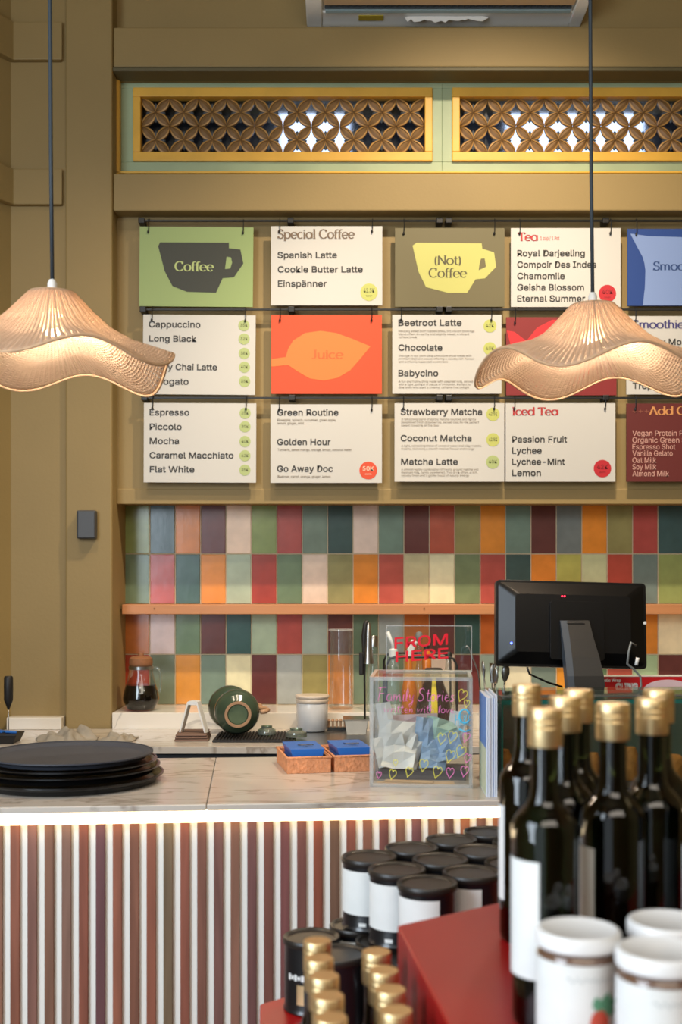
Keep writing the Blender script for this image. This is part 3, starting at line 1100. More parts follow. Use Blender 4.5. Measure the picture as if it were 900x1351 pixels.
t = board(826.7, 532.3, 974, 635.4, clr('board_maroon', (96, 30, 28)), 'maroon menu board headed Add Ons', 525)
title(t, '+++', 834, 856, 546.5, 9, clr('plus_ink', (140, 80, 62)), .08, .08)
title(t, 'Add Ons', 857, 921, 547, 10.5, clr('title_gold', (206, 142, 84)), .2, .07)
lines(t, [('Vegan Protein Powder', 834.5, 928, 575, 7), ('Organic Green Seeds', 834.5, 926, 584, 7), ('Espresso Shot', 834.5, 891, 593, 7), ('Vanilla Gelato', 834.5, 887.5, 601.5, 7), ('Oat Milk', 834.5, 866, 610.5, 7), ('Soy Milk', 834.5, 866, 619.3, 7), ('Almond Milk', 834.5, 882.5, 628.3, 7)], clr('pale_rose_ink', (206, 158, 146)), bold=.004)
for o in COL.objects:
    if '_c' in o:
        del o['_c']

# wall sensor on the pillar
sn = empty('wall_sensor', (px(114, 4.35), YP, pz(692, 4.35)))
tag(sn, 'small charcoal box on the olive pillar', 'wall box')
mb = MB()
mb.box(-.036, .036, -.040, 0, -.054, .054)
mb.build('housing', M['sensor'], sn, bevel=.006)
mb = MB()
mb.box(-.030, .033, -.0425, -.039, -.050, .050)
mb.build('cover', M['sensor'], sn, bevel=.002)

# ------------------------------------------------------------------ pendant lamps
def shade_r(a, t, ph):
    # profile of the shade: t 0 top edge -> 1 rim
    key = [(0, .047, 0), (.12, .060, -.014), (.3, .088, -.044), (.5, .122, -.078), (.7, .165, -.108), (.86, .210, -.128), (1.0, .252, -.148)]
    for (t0, r0, z0), (t1, r1, z1) in zip(key[:-1], key[1:]):
        if t <= t1 + 1e-9:
            k = (t - t0) / (t1 - t0)
            r, z = r0 + (r1 - r0) * k, z0 + (z1 - z0) * k
            break
    amp = max(0, t - .25) ** 1.4 * .036
    w = math.sin(5 * a + ph) + .35 * math.sin(3 * a + 1.3 + ph)
    return r * (1 + .05 * max(0, t - .3) * math.cos(5 * a + ph + .8)), z + amp * w


def pendant(loc, ph, label, zceil):
    p = empty('pendant_lamp', loc)
    tag(p, label, 'pendant lamp', 'woven pendant lamps over the bar')
    nu, nv = 120, 30
    mb, uvs = MB(), []
    vs = []
    for i in range(nu):
        a = 2 * math.pi * i / nu
        for j in range(nv + 1):
            r, z = shade_r(a, j / nv, ph)
            vs.append((r * math.cos(a), r * math.sin(a), z))
    fs = []
    for i in range(nu):
        for j in range(nv):
            i2 = (i + 1) % nu
            fs.append((i * (nv + 1) + j, i2 * (nv + 1) + j, i2 * (nv + 1) + j + 1, i * (nv + 1) + j + 1))
            uvs.append([(i / nu, j / nv), ((i + 1) / nu, j / nv), ((i + 1) / nu, (j + 1) / nv), (i / nu, (j + 1) / nv)])
    mb.add(vs, fs)
    s = mb.build('lamp_shade', M['rattan'], p, smooth=180, uvs=uvs, recalc=False)
    so = s.modifiers.new('thick', 'SOLIDIFY')
    so.thickness = .003
    # raised ribs and bound edge
    mb = MB()
    for k in range(40):
        a = 2 * math.pi * k / 40
        pts = []
        for j in range(0, 13):
            r, z = shade_r(a, .02 + .60 * j / 12, ph)
            pts.append(((r + .0012) * math.cos(a), (r + .0012) * math.sin(a), z + .0012))
        mb.tube(pts, .0016, 5)
    mb.build('ribs', M['rattan_rib'], p, smooth=180)
    mb = MB()
    pts = []
    for k in range(120):
        a = 2 * math.pi * k / 120
        r, z = shade_r(a, 1, ph)
        pts.append((r * math.cos(a), r * math.sin(a), z))
    mb.tube(pts, .0032, 6, closed=True)
    mb.build('rim', M['rattan_rib'], p, smooth=180)
    mb = MB()
    mb.lathe([(0, .006), (.03, .006), (.05, .002), (.052, -.003), (.047, -.006), (0, -.004)], 32)
    mb.build('cap', M['rattan_rib'], p, smooth=40)
    mb = MB()
    mb.lathe([(0, .03), (.006, .03), (.010, .022), (.010, .004), (0, .004)], 16)
    mb.build('ferrule', M['white'], p, smooth=40)
    mb = MB()
    mb.tube([(0, 0, .028), (-.003, 0, .3), (-.006, 0, .8), (-.008, 0, zceil - loc[2])], .0042, 8)
    mb.build('cord', M['cord'], p, smooth=180)
    mb = MB()
    mb.lathe([(0, -.004), (.018, -.004), (.018, -.03), (0, -.03)], 16)
    mb.build('socket', M['white'], p, smooth=40)
    mb = MB()
    mb.lathe([(0, -.03), (.012, -.032), (.022, -.045), (.027, -.06), (.024, -.076), (.012, -.086), (0, -.088)], 20)
    mb.build('bulb', M['bulb'], p, smooth=180)
    d = bpy.data.lights.new('bulb_light', 'POINT')
    d.energy = 5.5
    d.color = (1.0, .86, .68)
    d.shadow_soft_size = .03
    o = bpy.data.objects.new('bulb_light', d)
    COL.objects.link(o)
    o.parent = p
    o.location = (0, 0, -.105)
    return p


M['rattan_rib'] = mat('rattan_rib', (196, 162, 128), .6, var=.12, vscale=40)
pendant((px(69, 2.385), 2.385, pz(388, 2.385)), .55, 'woven rattan wavy pendant lamp hanging before the pillar', ZC)
pendant((px(782, 2.546), 2.546, pz(404, 2.546)), 2.3, 'woven rattan wavy pendant lamp hanging before the red fruit board', ZC)

# ------------------------------------------------------------------ back counter
ZB = .895
bc = empty('back_counter', (0, 4.1, 0))
tag(bc, 'low back counter with pale marble worktop below the tiles', 'counter')
MB().box(-1.28, 2.3, -.21, .268, ZB - .025, ZB).build('worktop', M['marble'], bc, bevel=.002)
MB().box(-1.28, 2.3, -.19, .268, .08, ZB - .026).build('cabinet', M['dark_cab'], bc)
MB().box(-1.28, 2.3, -.14, .268, 0, .08).build('plinth', M['black'], bc)
mb = MB()
mb.box(PXR + .002, 2.3, 4.37, YT + .003, ZB - .03, .956)
tag(mb.build('trim_7', M['marble_white'], bevel=.002), 'white veined marble ledge under the tiles', 'ledge', kind='structure')
mb = MB()
mb.box(-1.27, PXL - .004, 4.335, 4.402, ZB + .0002, .942)
tag(mb.build('trim_8', M['marble_white'], bevel=.003), 'short white marble upstand beside the pillar', 'ledge', kind='structure')

# carafe
c = empty('coffee_carafe', (px(186, 4.45), 4.45, .9565))
tag(c, 'glass carafe half full of black coffee on the marble ledge', 'carafe')
body = [(0, .002), (.050, .002), (.055, .006), (.070, .038), (.071, .048), (.066, .075), (.057, .105), (.048, .140), (.044, .165), (.045, .178)]
MB().lathe(body, 40).build('glass_body', M['carafe_glass'], c, smooth=50)
cof = [(0, .005), (.049, .005), (.053, .009), (.0675, .038), (.0685, .048), (.064, .075), (.057, .100), (0, .100)]
MB().lathe(cof, 40).build('coffee', M['coffee'], c, smooth=40)
MB().lathe([(0, .226), (.008, .226), (.012, .219), (.012, .212), (.034, .210), (.044, .203), (.046, .186), (.044, .176), (.040, .165), (0, .165)], 32).build('lid', M['cork'], c, smooth=40)
MB().tube([(.045, 0, .160), (.060, 0, .166), (.072, 0, .158), (.076, 0, .14), (.076, 0, .10), (.073, 0, .076), (.064, 0, .074)], .0055, 10).build('handle', M['clear_glass'], c, smooth=180)
MB().lathe([(.0445, .160), (.0475, .160), (.0475, .172), (.0445, .172)], 32).build('collar', M['steel'], c, smooth=40)

# tall glass vase
c = empty('tall_glass', (px(450, 4.50), 4.50, .9565))
tag(c, 'tall clear glass cylinder standing on the ledge against orange tile', 'glass')
MB().lathe([(0, .003), (.046, .003), (.0485, .008), (.0435, .20), (.0415, .308)], 40).build('glass_wall', M['clear_glass'], c, smooth=50)
MB().lathe([(.0415, .307), (.050, .309), (.050, .314), (.0405, .312)], 40).build('rim_plate', M['clear_edge'], c, smooth=40)

# frother in a black dish
YFR = 3.99
d = empty('black_dish', (px(2, YFR), YFR, ZB))
tag(d, 'small black tray with blue glint blocks at the picture edge beside the upstand', 'tray')
mb = MB()
mb.hexa([(-.075, -.045, 0), (.052, -.045, 0), (.052, .045, 0), (-.075, .045, 0), (-.09, -.055, .034), (.068, -.055, .034), (.068, .055, .034), (-.09, .055, .034)])
mb.build('dish_body', M['rubber'], d, bevel=.003)
for k, (x, y, rz) in enumerate(((.035, -.01, .3), (-.012, .012, -.4))):
    q = MB().box(-.020, .020, -.012, .012, 0, .008).build('blue_piece', M['blue'], None, bevel=.003, loc=(px(2, YFR) + x, YFR + y, ZB + .0345), rot=(0, .1, rz))  # small blue blocks put in for a blue glint in the tray
    tag(q, ('blue block as a painted glint in the black tray, nearer its corner' if k == 0 else 'blue block as a painted glint in the black tray behind the frother wire'), 'packet', 'blue glint blocks in the black tray')
fz = empty('milk_frother', (px(9, YFR), YFR + .02, ZB + .0335))
tag(fz, 'black handheld milk frother standing upright in the black tray', 'frother')
MB().tube([(0, 0, 0), (0, 0, .09)], .0016, 8).build('whisk_stem', M['steel'], fz, smooth=180)
MB().lathe([(0, .078), (.003, .08), (.010, .098), (.0155, .112), (.016, .16), (.0155, .192), (.012, .197), (0, .198)], 24).build('handle', M['rubber'], fz, smooth=40)
mb = MB()
mb.tube([(.008 * math.cos(a), .008 * math.sin(a), .003) for a in [i * math.pi / 8 for i in range(16)]], .0012, 6, closed=True)
mb.build('whisk_ring', M['steel'], fz, smooth=180)


# crumpled cloth
def crumple(name, cx, cy, w, d, h, seed, material, n=44, zbase=ZB):
    rnd = random.Random(seed)
    from mathutils import noise
    mb = MB()
    vs, fs = [], []
    for j in range(n + 1):
        for i in range(n + 1):
            u, v = i / n - .5, j / n - .5
            e = max(0, 1 - (2 * math.hypot(u * .95, v * .95)) ** 3)
            w1 = noise.noise(Vector((u * 2.6 + seed, v * 2.6, seed)))
            w2 = noise.noise(Vector((u * 5.5, v * 5.5 + seed, 2.0)))
            z = h * e * (.42 + .34 * math.sin(13 * u + 9 * v + 5 * w1 + seed) * (.6 + .8 * w1) + .42 * w1 + .30 * w2)
            z = max(z, .002 + .003 * e)
            ex = 1 + .22 * noise.noise(Vector((seed, math.atan2(v, u) * 1.3, 3)))
            vs.append((u * w * ex, v * d * ex, z))
    for j in range(n):
        for i in range(n):
            a = j * (n + 1) + i
            fs.append((a, a + 1, a + n + 2, a + n + 1))
    mb.add(vs, fs)
    o = mb.build(name, material, None, smooth=180, recalc=False, loc=(cx, cy, zbase))
    m = o.modifiers.new('thick', 'SOLIDIFY')
    m.thickness = .0015
    m.offset = 1
    return o


tag(crumple('wiping_cloth', px(90, 4.05), 4.05, .20, .17, .085, 3.3, M['cloth']), 'crumpled greyish beige wiping cloth heaped on the back worktop by the pillar', 'cloth', 'wiping cloths')
tag(crumple('wiping_cloth', px(157, 4.06), 4.06, .12, .13, .034, 8.1, M['cloth']), 'thinner crumpled grey cloth lying flat below the coffee carafe', 'cloth', 'wiping cloths')

# brown napkins and the little white A-frame
c = empty('folded_napkin', (px(255, 4.10), 4.10, ZB), R(3))
tag(c, 'stack of folded brown napkins under the white tent stand', 'napkins')
mb = MB()
for k in range(3):
    mb = MB()
    mb.box(-.060 + .002 * k, .060 - .003 * k, -.085, .085 - .004 * k, .0005 + k * .0085, .0075 + k * .0085)
    mb.build('fold', M['brown_felt'], c, bevel=.0034)
c = empty('tent_stand', (px(256, 4.07), 4.07, ZB + .0262), R(-12))
tag(c, 'small white A-shaped tent stand on the brown napkins', 'stand')
mb = MB()
for s in (-1, 1):
    mb.hexa([(s * .050, -.018, .0), (s * .044, -.018, 0), (s * .044, .018, 0), (s * .050, .018, 0), (s * .022, -.018, .098), (s * .016, -.018, .098), (s * .016, .018, .098), (s * .022, .018, .098)])
mb.build('legs', M['white'], c)
mb = MB()
mb.prism([(-.022, .098), (.022, .098), (.019, .109), (.012, .112), (-.012, .112), (-.019, .109)], -.018, .018)
mb.build('top', M['white'], c)

# ribbed bar mat
mat_o = empty('bar_mat', (px(338, 4.1), 4.1, ZB))
tag(mat_o, 'black ribbed rubber bar mat under the green mugs', 'mat')
MB().box(-.145, .145, -.115, .115, 0, .008).build('sheet', M['rubber'], mat_o, bevel=.002)
for k in range(24):
    x = -.132 + k * .0115
    MB().box(x - .0022, x + .0022, -.11, .11, .008, .0125).build('rib', M['rubber'], mat_o)


# green mugs lying on their sides
def mug(loc, rot, label):
    c = empty('green_mug', loc, rot=rot)
    tag(c, label, 'mug', 'green mugs drying on the bar mat')
    # built standing, mouth up; base at z=0
    prof = [(0, .006), (.034, .006), (.036, .0), (.048, .0), (.050, .004), (.066, .012), (.079, .035), (.080, .060), (.074, .090), (.066, .108), (.065, .114), (.061, .112), (.069, .088), (.075, .060), (.074, .036), (.060, .016), (0, .012)]
    MB().lathe(prof, 48).build('body', M['green_glaze'], c, smooth=60)
    MB().lathe([(.0345, .0052), (.0375, -.0012), (.0465, -.0012), (.0495, .004)], 40).build('foot_ring', M['raw_clay'], c, smooth=60)
    MB().lathe([(0, .0045), (.034, .0045), (.034, .0062), (0, .0062)], 32).build('base_disc', M['mug_disc'], c, smooth=40)
    MB().tube([(.070, 0, .094), (.090, 0, .100), (.108, 0, .088), (.112, 0, .066), (.104, 0, .046), (.084, 0, .034)], .008, 10).build('handle', M['raw_clay'], c, smooth=180)


M['mug_disc'] = mat('mug_base_glaze', (96, 112, 88), .25, var=.1, vscale=30)
YMU = 4.02
mug((px(314, YMU), YMU, ZB + .0125 + .0815), (R(-84), 0, R(9)), 'green mug lying on its side, clay foot ring facing out')
mug((px(300, 4.19), 4.185, ZB + .0125 + .0815), (R(-86), R(0), R(-6)), 'green mug tilted behind the first, clay handle just showing')
for x, y, r_, lb in ((px(352, 4.12), 4.12, .034, 'small upturned glass dish on the bar mat beside the mug'), (px(391, 4.05), 4.05, .038, 'small upturned glass dish at the end of the bar mat by the crock')):
    c = empty('glass_dish', (x, y, ZB + .0126))
    tag(c, lb, 'dish', 'upturned glass dishes')
    MB().lathe([(r_ * .55, .024), (r_ * .95, .016), (r_, .006), (r_ * .99, 0), (r_ * .92, 0), (r_ * .88, .013), (r_ * .5, .019), (0, .019)][::-1], 32).build('bowl', M['dish_glass'] if 'dish_glass' in M else M.setdefault('dish_glass', clear_mat('green_glass_dish', (176, 196, 156), .12, .03, .12)), c, smooth=50)
    MB().lathe([(r_ * .55, .022), (r_ * .60, .030), (r_ * .5, .030), (r_ * .45, .022)], 32).build('foot', M['dish_glass'], c, smooth=50)

# white crock
c = empty('ceramic_crock', (px(412, 4.285), 4.285, ZB + .0042))
tag(c, 'white ceramic crock with a rolled rim beside the glass cylinder', 'crock')
MB().lathe([(0, 0), (.054, 0), (.0585, .004), (.0595, .100), (.0585, .104), (.0565, .100), (.0565, .006), (0, .006)], 44).build('body', M['ceramic'], c, smooth=50)
MB().lathe([(0, .134), (.050, .1345), (.062, .134), (.0645, .130), (.0635, .125), (.0605, .121), (.0625, .117), (.0625, .110), (.0595, .105), (.054, .105), (0, .108)], 44).build('rim_lid', M['ceramic_warm'] if 'ceramic_warm' in M else M.setdefault('ceramic_warm', mat('ceramic_warm', (220, 204, 186), .25)), c, smooth=50)

# stainless drip tray, pan and drainer beyond it
c = empty('drip_tray', (px(442, 4.1), 4.1, ZB))
tag(c, 'flat stainless steel tray set in the back worktop under the crock', 'tray')
MB().box(-.135, .16, -.19, .16, .0003, .003).build('sheet', M['steel'], c)
mb = MB()
mb.box(-.148, -.112, -.195, .165, 0, .0038)
mb.build('side_lip', M['steel'], c, bevel=.001)
mb = MB()
mb.box(.16, .172, -.195, .165, 0, .012)
mb.build('side_lip', M['steel'], c, bevel=.001)
c = empty('steel_pan', (px(470, 4.24), 4.22, ZB + .0032))
tag(c, 'small grey steel pan against the ledge behind the clear box', 'pan')
mb = MB()
mb.hexa([(-.036, -.05, 0), (.036, -.05, 0), (.036, .05, 0), (-.036, .05, 0), (-.044, -.056, .055), (.044, -.056, .055), (.044, .056, .055), (-.044, .056, .055)])
mb.build('body', M['steel'], c, bevel=.002)
mb = MB()
mb.box(-.049, .049, -.061, .061, .052, .0565)
mb.build('flange', M['steel'], c, bevel=.001)
c = empty('spice_rack', (px(447, 4.3), 4.30, ZB + .0032))
tag(c, 'low black rack of short brass-topped pins beside the steel pan', 'rack')
MB().box(-.045, .045, -.02, .02, 0, .012).build('base', M['black'], c)
for k in range(6):
    MB().lathe([(0, .012), (.004, .012), (.004, .03), (.007, .036), (.004, .043), (0, .044)], 10, c=(-.037 + .0148 * k, 0, 0)).build('pin', M['raw_clay'], c, smooth=40)

# ------------------------------------------------------------------ syrup bottles and tools by the sink
YSY = 4.22


def bottle_thing(name, u, y, z0, parts, label, cat='bottle', group=None):
    c = empty(name, (px(u, y), y, z0))
    tag(c, label, cat, group)
    for nm, prof, m in parts:
        MB().lathe(prof, 28).build(nm, m, c, smooth=45)
    return c


def zloc(v, y, z0): return pz(v, y) - z0


ZS = ZB
# rack of bent black tube
c = empty('bottle_rack', (px(553, YSY), YSY, ZS + .0003))
tag(c, 'black bent-tube rack round the syrup bottles behind the clear box', 'rack')
w_ = (px(598, YSY) - px(508, YSY)) / 2
zt = zloc(864, YSY, ZS)
for yy in (-.135, .105):
    MB().tube([(-w_, yy, 0), (-w_, yy, zt - .03), (-w_ + .012, yy, zt - .006), (-w_ + .03, yy, zt), (w_ - .03, yy, zt), (w_ - .012, yy, zt - .006), (w_, yy, zt - .03), (w_, yy, 0)], .0045, 8).build('tube_loop', M['black'], c, smooth=180)
MB().box(-w_, w_, -.135, .105, .0, .004).build('base_plate', M['black'], c)
zz = ZS + .0045
syr = 'syrup bottles in the black rack'
H = .30
t_ = bottle_thing('syrup_bottle', 519, YSY + .01, zz, [('body', [(0, 0), (.028, 0), (.030, .004), (.030, .20), (.024, .235), (.014, .262), (.013, .285), (0, .285)], M['clear_glass']), ('cap', [(0, .28), (.016, .28), (.016, .305), (.010, .31), (0, .31)], M['white'])], 'clear syrup bottle with a slanting white pour spout', group=syr)
MB().tube([(0, 0, .305), (-.004, 0, .33), (-.022, 0, .372)], .0055, 10, taper=[1, 1, 1.5]).build('spout', M['white'], t_, smooth=180)
t_ = bottle_thing('syrup_bottle', 540, YSY + .02, zz, [('body', [(0, 0), (.027, 0), (.029, .004), (.029, .155), (.022, .19), (.013, .22), (.012, .28), (0, .28)], M['amber']), ('cap', [(0, .278), (.014, .278), (.014, .30), (0, .30)], M['white'])], 'orange syrup bottle with a white pump head', group=syr)
mb = MB()
mb.box(-.012, .012, -.010, .010, 0, .045)
mb.build('pump_head', M['white'], t_, bevel=.004, loc=(.002, 0, .298), rot=(0, R(24), 0))
t_ = bottle_thing('syrup_bottle', 553, YSY + .045, zz, [('body', [(0, 0), (.02, 0), (.021, .2), (.010, .25), (.009, .34), (0, .34)], M['clear_glass']), ('stopper', [(0, .336), (.008, .338), (.013, .348), (.014, .358), (.011, .368), (0, .373)], M['grey'])], 'slim clear bottle with a round grey stopper', group=syr)
t_ = bottle_thing('brown_bottle', 572, YSY - .06, zz, [('body', [(0, 0), (.058, 0), (.064, .006), (.066, .09), (.060, .13), (.046, .165), (.034, .195), (.030, .215), (0, .215)], M['brown_glass'] if 'brown_glass' in M else M.setdefault('brown_glass', mat('brown_glass', (58, 42, 34), .12))), ('cap', [(0, .21), (.032, .21), (.032, .24), (.028, .243), (0, .243)], M['black'])], 'wide brown cone-shouldered bottle with a yellow label strip', group=syr)
mb = MB()
zs_ = [(.063, .075), (.0645, .09), (.061, .13), (.047, .165), (.035, .195), (.0345, .212)]
a_ = R(-92)
mb.lathe([(r + .003, z) for r, z in zs_], 6, a0=a_ - .18, a1=a_ + .18)
mb.build('label_strip', M['yellow_label'] if 'yellow_label' in M else M.setdefault('yellow_label', mat('yellow_label', (232, 204, 44), .5)), t_, smooth=60)
t_ = bottle_thing('syrup_bottle', 563, YSY + .075, zz, [('body', [(0, 0), (.017, 0), (.018, .22), (.018, .29), (.010, .30), (0, .30)], M['amber']), ('cap', [(0, .30), (.012, .30), (.012, .318), (0, .318)], M['black'])], 'slim amber bottle with black cap behind the red lettering', group=syr)
t_ = bottle_thing('syrup_bottle', 592, YSY + .05, zz, [('body', [(0, 0), (.022, 0), (.024, .004), (.024, .20), (.012, .24), (.011, .27), (0, .27)], M['clear_glass']), ('cap', [(0, .268), (.014, .268), (.014, .290), (.008, .296), (0, .296)], M['black'])], 'clear bottle with black cap at the end of the rack', group=syr)
t_ = bottle_thing('shaker_bottle', 493, 4.40, .9565, [('body', [(0, 0), (.026, 0), (.028, .004), (.029, .10), (.024, .15), (.015, .20), (.0145, .25), (0, .25)], M['clear_glass']), ('cap', [(0, .25), (.0165, .25), (.0165, .285), (.012, .292), (0, .293)], M['steel'])], 'clear glass bottle with steel cap on the ledge beside the stick tool')
for o in [t_]:
    o.location.y = 4.42
c = empty('stick_tool', (px(482, 4.16), 4.16, ZB + .0032))
tag(c, 'tall slim black and steel stick-shaped bar tool standing in the sink', 'bar tool')
zt = pz(820, 4.16) - ZB
MB().tube([(0, .03, 0), (-.002, .03, zt * .5), (-.004, .03, zt * .86), (.002, .03, zt * .97), (.008, .03, zt)], .0075, 10, taper=[.5, .5, 1.3, 1.3, .8]).build('wand', M['rubber'], c, smooth=180)
MB().lathe([(0, zt * .62), (.020, zt * .62), (.018, zt * .66), (.013, zt * .78), (.009, zt * .95), (.005, zt * .98), (0, zt * .98)], 24, c=(.012, .03, 0)).build('steel_cone', M['steel'], c, smooth=45)
MB().box(-.022, -.006, .018, .042, zt * .52, zt * .72).build('grip', M['rubber'], c, bevel=.004)

# ------------------------------------------------------------------ front bar counter
TH = R(4.5)
CO = Vector((0, 2.35, 0))
ZT = 1.0


def cw(x, y, z=0.0):
    c_, s_ = math.cos(TH), math.sin(TH)
    return Vector((CO.x + x * c_ - y * s_, CO.y + x * s_ + y * c_, z))


ctr = empty('bar_counter', CO, TH)
tag(ctr, 'bar counter with marble top, glowing light strip and reddish wooden slats', 'bar counter')
XS = -.275
MB().box(-1.55, XS - .0006, 0, .63, ZT - .0135, ZT).build('worktop', M['marble'], ctr, bevel=.002)
MB().box(XS + .0006, 1.45, 0, .63, ZT - .0135, ZT).build('worktop', M['marble'], ctr, bevel=.002)
MB().box(-1.54, 1.44, .005, .018, ZT - .037, ZT - .0138).build('light_strip', M['led'], ctr)
MB().box(-1.54, 1.44, .034, .60, .06, ZT - .0138).build('cabinet_body', M['dark_cab'], ctr)
MB().box(-1.54, 1.44, .030, .034, .06, ZT - .0372).build('white_backing', M['batten'], ctr)
MB().box(-1.54, 1.44, .06, .58, 0, .06).build('toe_kick', M['black'], ctr)
sl = MB()
sc = []
pitch = .0343
SLC = [(132, 94, 78), (124, 84, 72), (120, 80, 72), (138, 88, 70), (116, 78, 74), (130, 96, 78), (134, 84, 66), (110, 76, 74)]
rs = random.Random(4)
x = -1.53
while x < 1.43:
    sl.box(x, x + .0190, .0225, .030, .06, ZT - .0374)
    cc = lin(tuple(v * rs.uniform(.92, 1.06) for v in rs.choice(SLC)))
    sc += [cc] * 6
    x += pitch
slo = sl.build('wood_slats', M['slat'], ctr, colors=sc)
b = slo.modifiers.new('bevel', 'BEVEL')
b.width = .0012
b.segments = 1

# ---- black tray stack
tx, ty = px(92, 2.60), 2.60
zc = ZT
spec = [(.211, .018, M['tray_black'], 'bottom glossy black round tray, widest of the stack'), (.203, .016, M['tray_black'], 'glossy black round tray second from the bottom of the stack'),
        (.196, .010, M['tray_black'], 'glossy black round tray just under the grey one'), (.187, .014, M['tray'], 'matte dark grey round tray on top of the tray stack')]
for r_, h_, m_, lb in spec:
    t_ = empty('round_tray', (tx, ty, zc + .0002))
    tag(t_, lb, 'tray', 'round serving trays stacked on the bar')
    MB().lathe([(0, 0), (r_ - .022, 0), (r_ - .016, .001), (r_ - .012, h_ * .55), (r_ - .003, h_ * .8), (r_, h_), (r_ - .004, h_ + .001), (r_ - .016, h_ * .8), (r_ - .021, .0075), (r_ - .03, .0065), (0, .0065)], 72).build('tray_pan', m_, t_, smooth=35)
    ring = [(r_ - .0035, h_ - .001), (r_ + .001, h_ - .001), (r_ + .001, h_ + .002), (r_ - .0035, h_ + .002)]
    MB().lathe(ring + ring[:1], 72).build('rim', m_, t_, smooth=35)
    zc += h_ + .0025 if m_ is M['tray_black'] else 0

# ---- rattan baskets with blue packets
BR = R(11)
for k, (u, y, lb, lp) in enumerate(((400, 2.80, 'rattan basket of blue packets, the one further from the clear box', 'blue printed packet in the basket further from the clear box'), (460, 2.825, 'rattan basket of blue packets against the clear box', 'blue printed packet in the basket against the clear box'))):
    bx_ = empty('rattan_basket', (px(u, y), y, ZT), BR)
    tag(bx_, lb, 'basket', 'small rattan baskets on the bar')
    hw, hd, hh, wt = .0525, .092, .037, .005
    mb = MB()
    mb.box(-hw, hw, -hd, -hd + wt, 0, hh)
    mb.box(-hw, hw, hd - wt, hd, 0, hh)
    mb.box(-hw, -hw + wt, -hd + wt, hd - wt, 0, hh)
    mb.box(hw - wt, hw, -hd + wt, hd - wt, 0, hh)
    mb.box(-hw + wt, hw - wt, -hd + wt, hd - wt, 0, .004)
    mb.build('woven_body', M['basket'], bx_, bevel=.001)
    mb = MB()
    mb.tube([(-hw, -hd, hh), (hw, -hd, hh), (hw, hd, hh), (-hw, hd, hh)], .0032, 8, closed=True)
    mb.build('rim', M['basket'], bx_, smooth=60)
    p_ = empty('blue_piece', (px(u, y), y, ZT + .0045), BR)
    tag(p_, lp, 'packet', 'blue packets in the rattan baskets')
    mb = MB()
    n_ = 10
    pr = [(-.040, .002), (.040, .002)] + [(.040 * math.cos(a), .036 + .016 * math.sin(a)) if 0 else (.042 - (.006 * (1 - math.sin(a))), .030 + .020 * math.sin(a)) for a in [0, .4, .8, 1.2, 1.5]] + [(-.042 + (.006 * (1 - math.sin(a))), .030 + .020 * math.sin(a)) for a in [1.5, 1.2, .8, .4, 0]]
    mb.prism(pr, -.070, .070)
    mb.build('packet_body', M['blue'], p_, bevel=.004)
    mb = MB()
    put_text(mb, 'BON', -.012, .024, -.012, .019, 0, .02)
    put_text(mb, '- NEU -', -.010, .022, -.036, .011, 0, .01)
    mb.v = [(v[0], v[2], .0508) for v in mb.v]
    mb.build('lettering', M['white'], p_, recalc=False)

# ---- clear donation box with doodles
BA = R(-5)
fl = Vector((px(488, 2.53), 2.53, ZT))
box = empty('clear_box', fl, BA)
tag(box, 'clear acrylic collection box covered in marker hearts and handwriting', 'acrylic box')
bw, bd, bh, wt = .226, .215, .243, .004


def pane(x0, x1, y0, y1, z0, z1, nm, m='clear'):
    return MB().box(x0, x1, y0, y1, z0, z1).build(nm, M[m], box)


pane(wt, bw - wt, 0, wt, 0, bh, 'front_pane')
pane(wt, bw - wt, bd - wt, bd, 0, bh, 'rear_pane')
pane(0, wt, 0, bd, 0, bh, 'side_pane')
pane(bw - wt, bw, 0, bd, 0, bh, 'side_pane')
pane(wt, bw - wt, wt, bd - wt, bh - wt, bh, 'top_pane')
e = MB()
for (p0, p1) in (((0, 0, 0), (0, 0, bh)), ((bw, 0, 0), (bw, 0, bh)), ((0, bd, 0), (0, bd, bh)), ((bw, bd, 0), (bw, bd, bh)), ((0, 0, bh), (bw, 0, bh)), ((0, bd, bh), (bw, bd, bh)), ((0, 0, bh), (0, bd, bh)), ((bw, 0, bh), (bw, bd, bh)), ((0, 0, 0), (bw, 0, 0))):
    a, b_ = Vector(p0), Vector(p1)
    lo, hi = [min(a[i], b_[i]) for i in range(3)], [max(a[i], b_[i]) for i in range(3)]
    for i in range(3):
        if hi[i] - lo[i] < 1e-6:
            if lo[i] < 1e-6:
                lo[i], hi[i] = -.0005, .0075
            else:
                lo[i], hi[i] = lo[i] - .0075, hi[i] + .0005
    e.box(lo[0], hi[0], lo[1], hi[1], max(0.0, lo[2]), hi[2])
e.build('edges', M['clear_edge'], box)
MB().box(.012, bw - .012, .10, bd - .012, .0004, .022).build('dark_base', M['box_base'] if 'box_base' in M else M.setdefault('box_base', mat('box_base', (84, 78, 80), .5)), box)


def bfx(u, v):
    """photo pixel on the box's front pane -> local x,z"""
    d = math.tan(BA)
    k = (u - CX) / F
    # fl.x + s*cos = k*(fl.y + s*sin)
    s = (k * fl.y - fl.x) / (math.cos(BA) - k * math.sin(BA))
    y = fl.y + s * math.sin(BA)
    return s, pz(v, y) - ZT


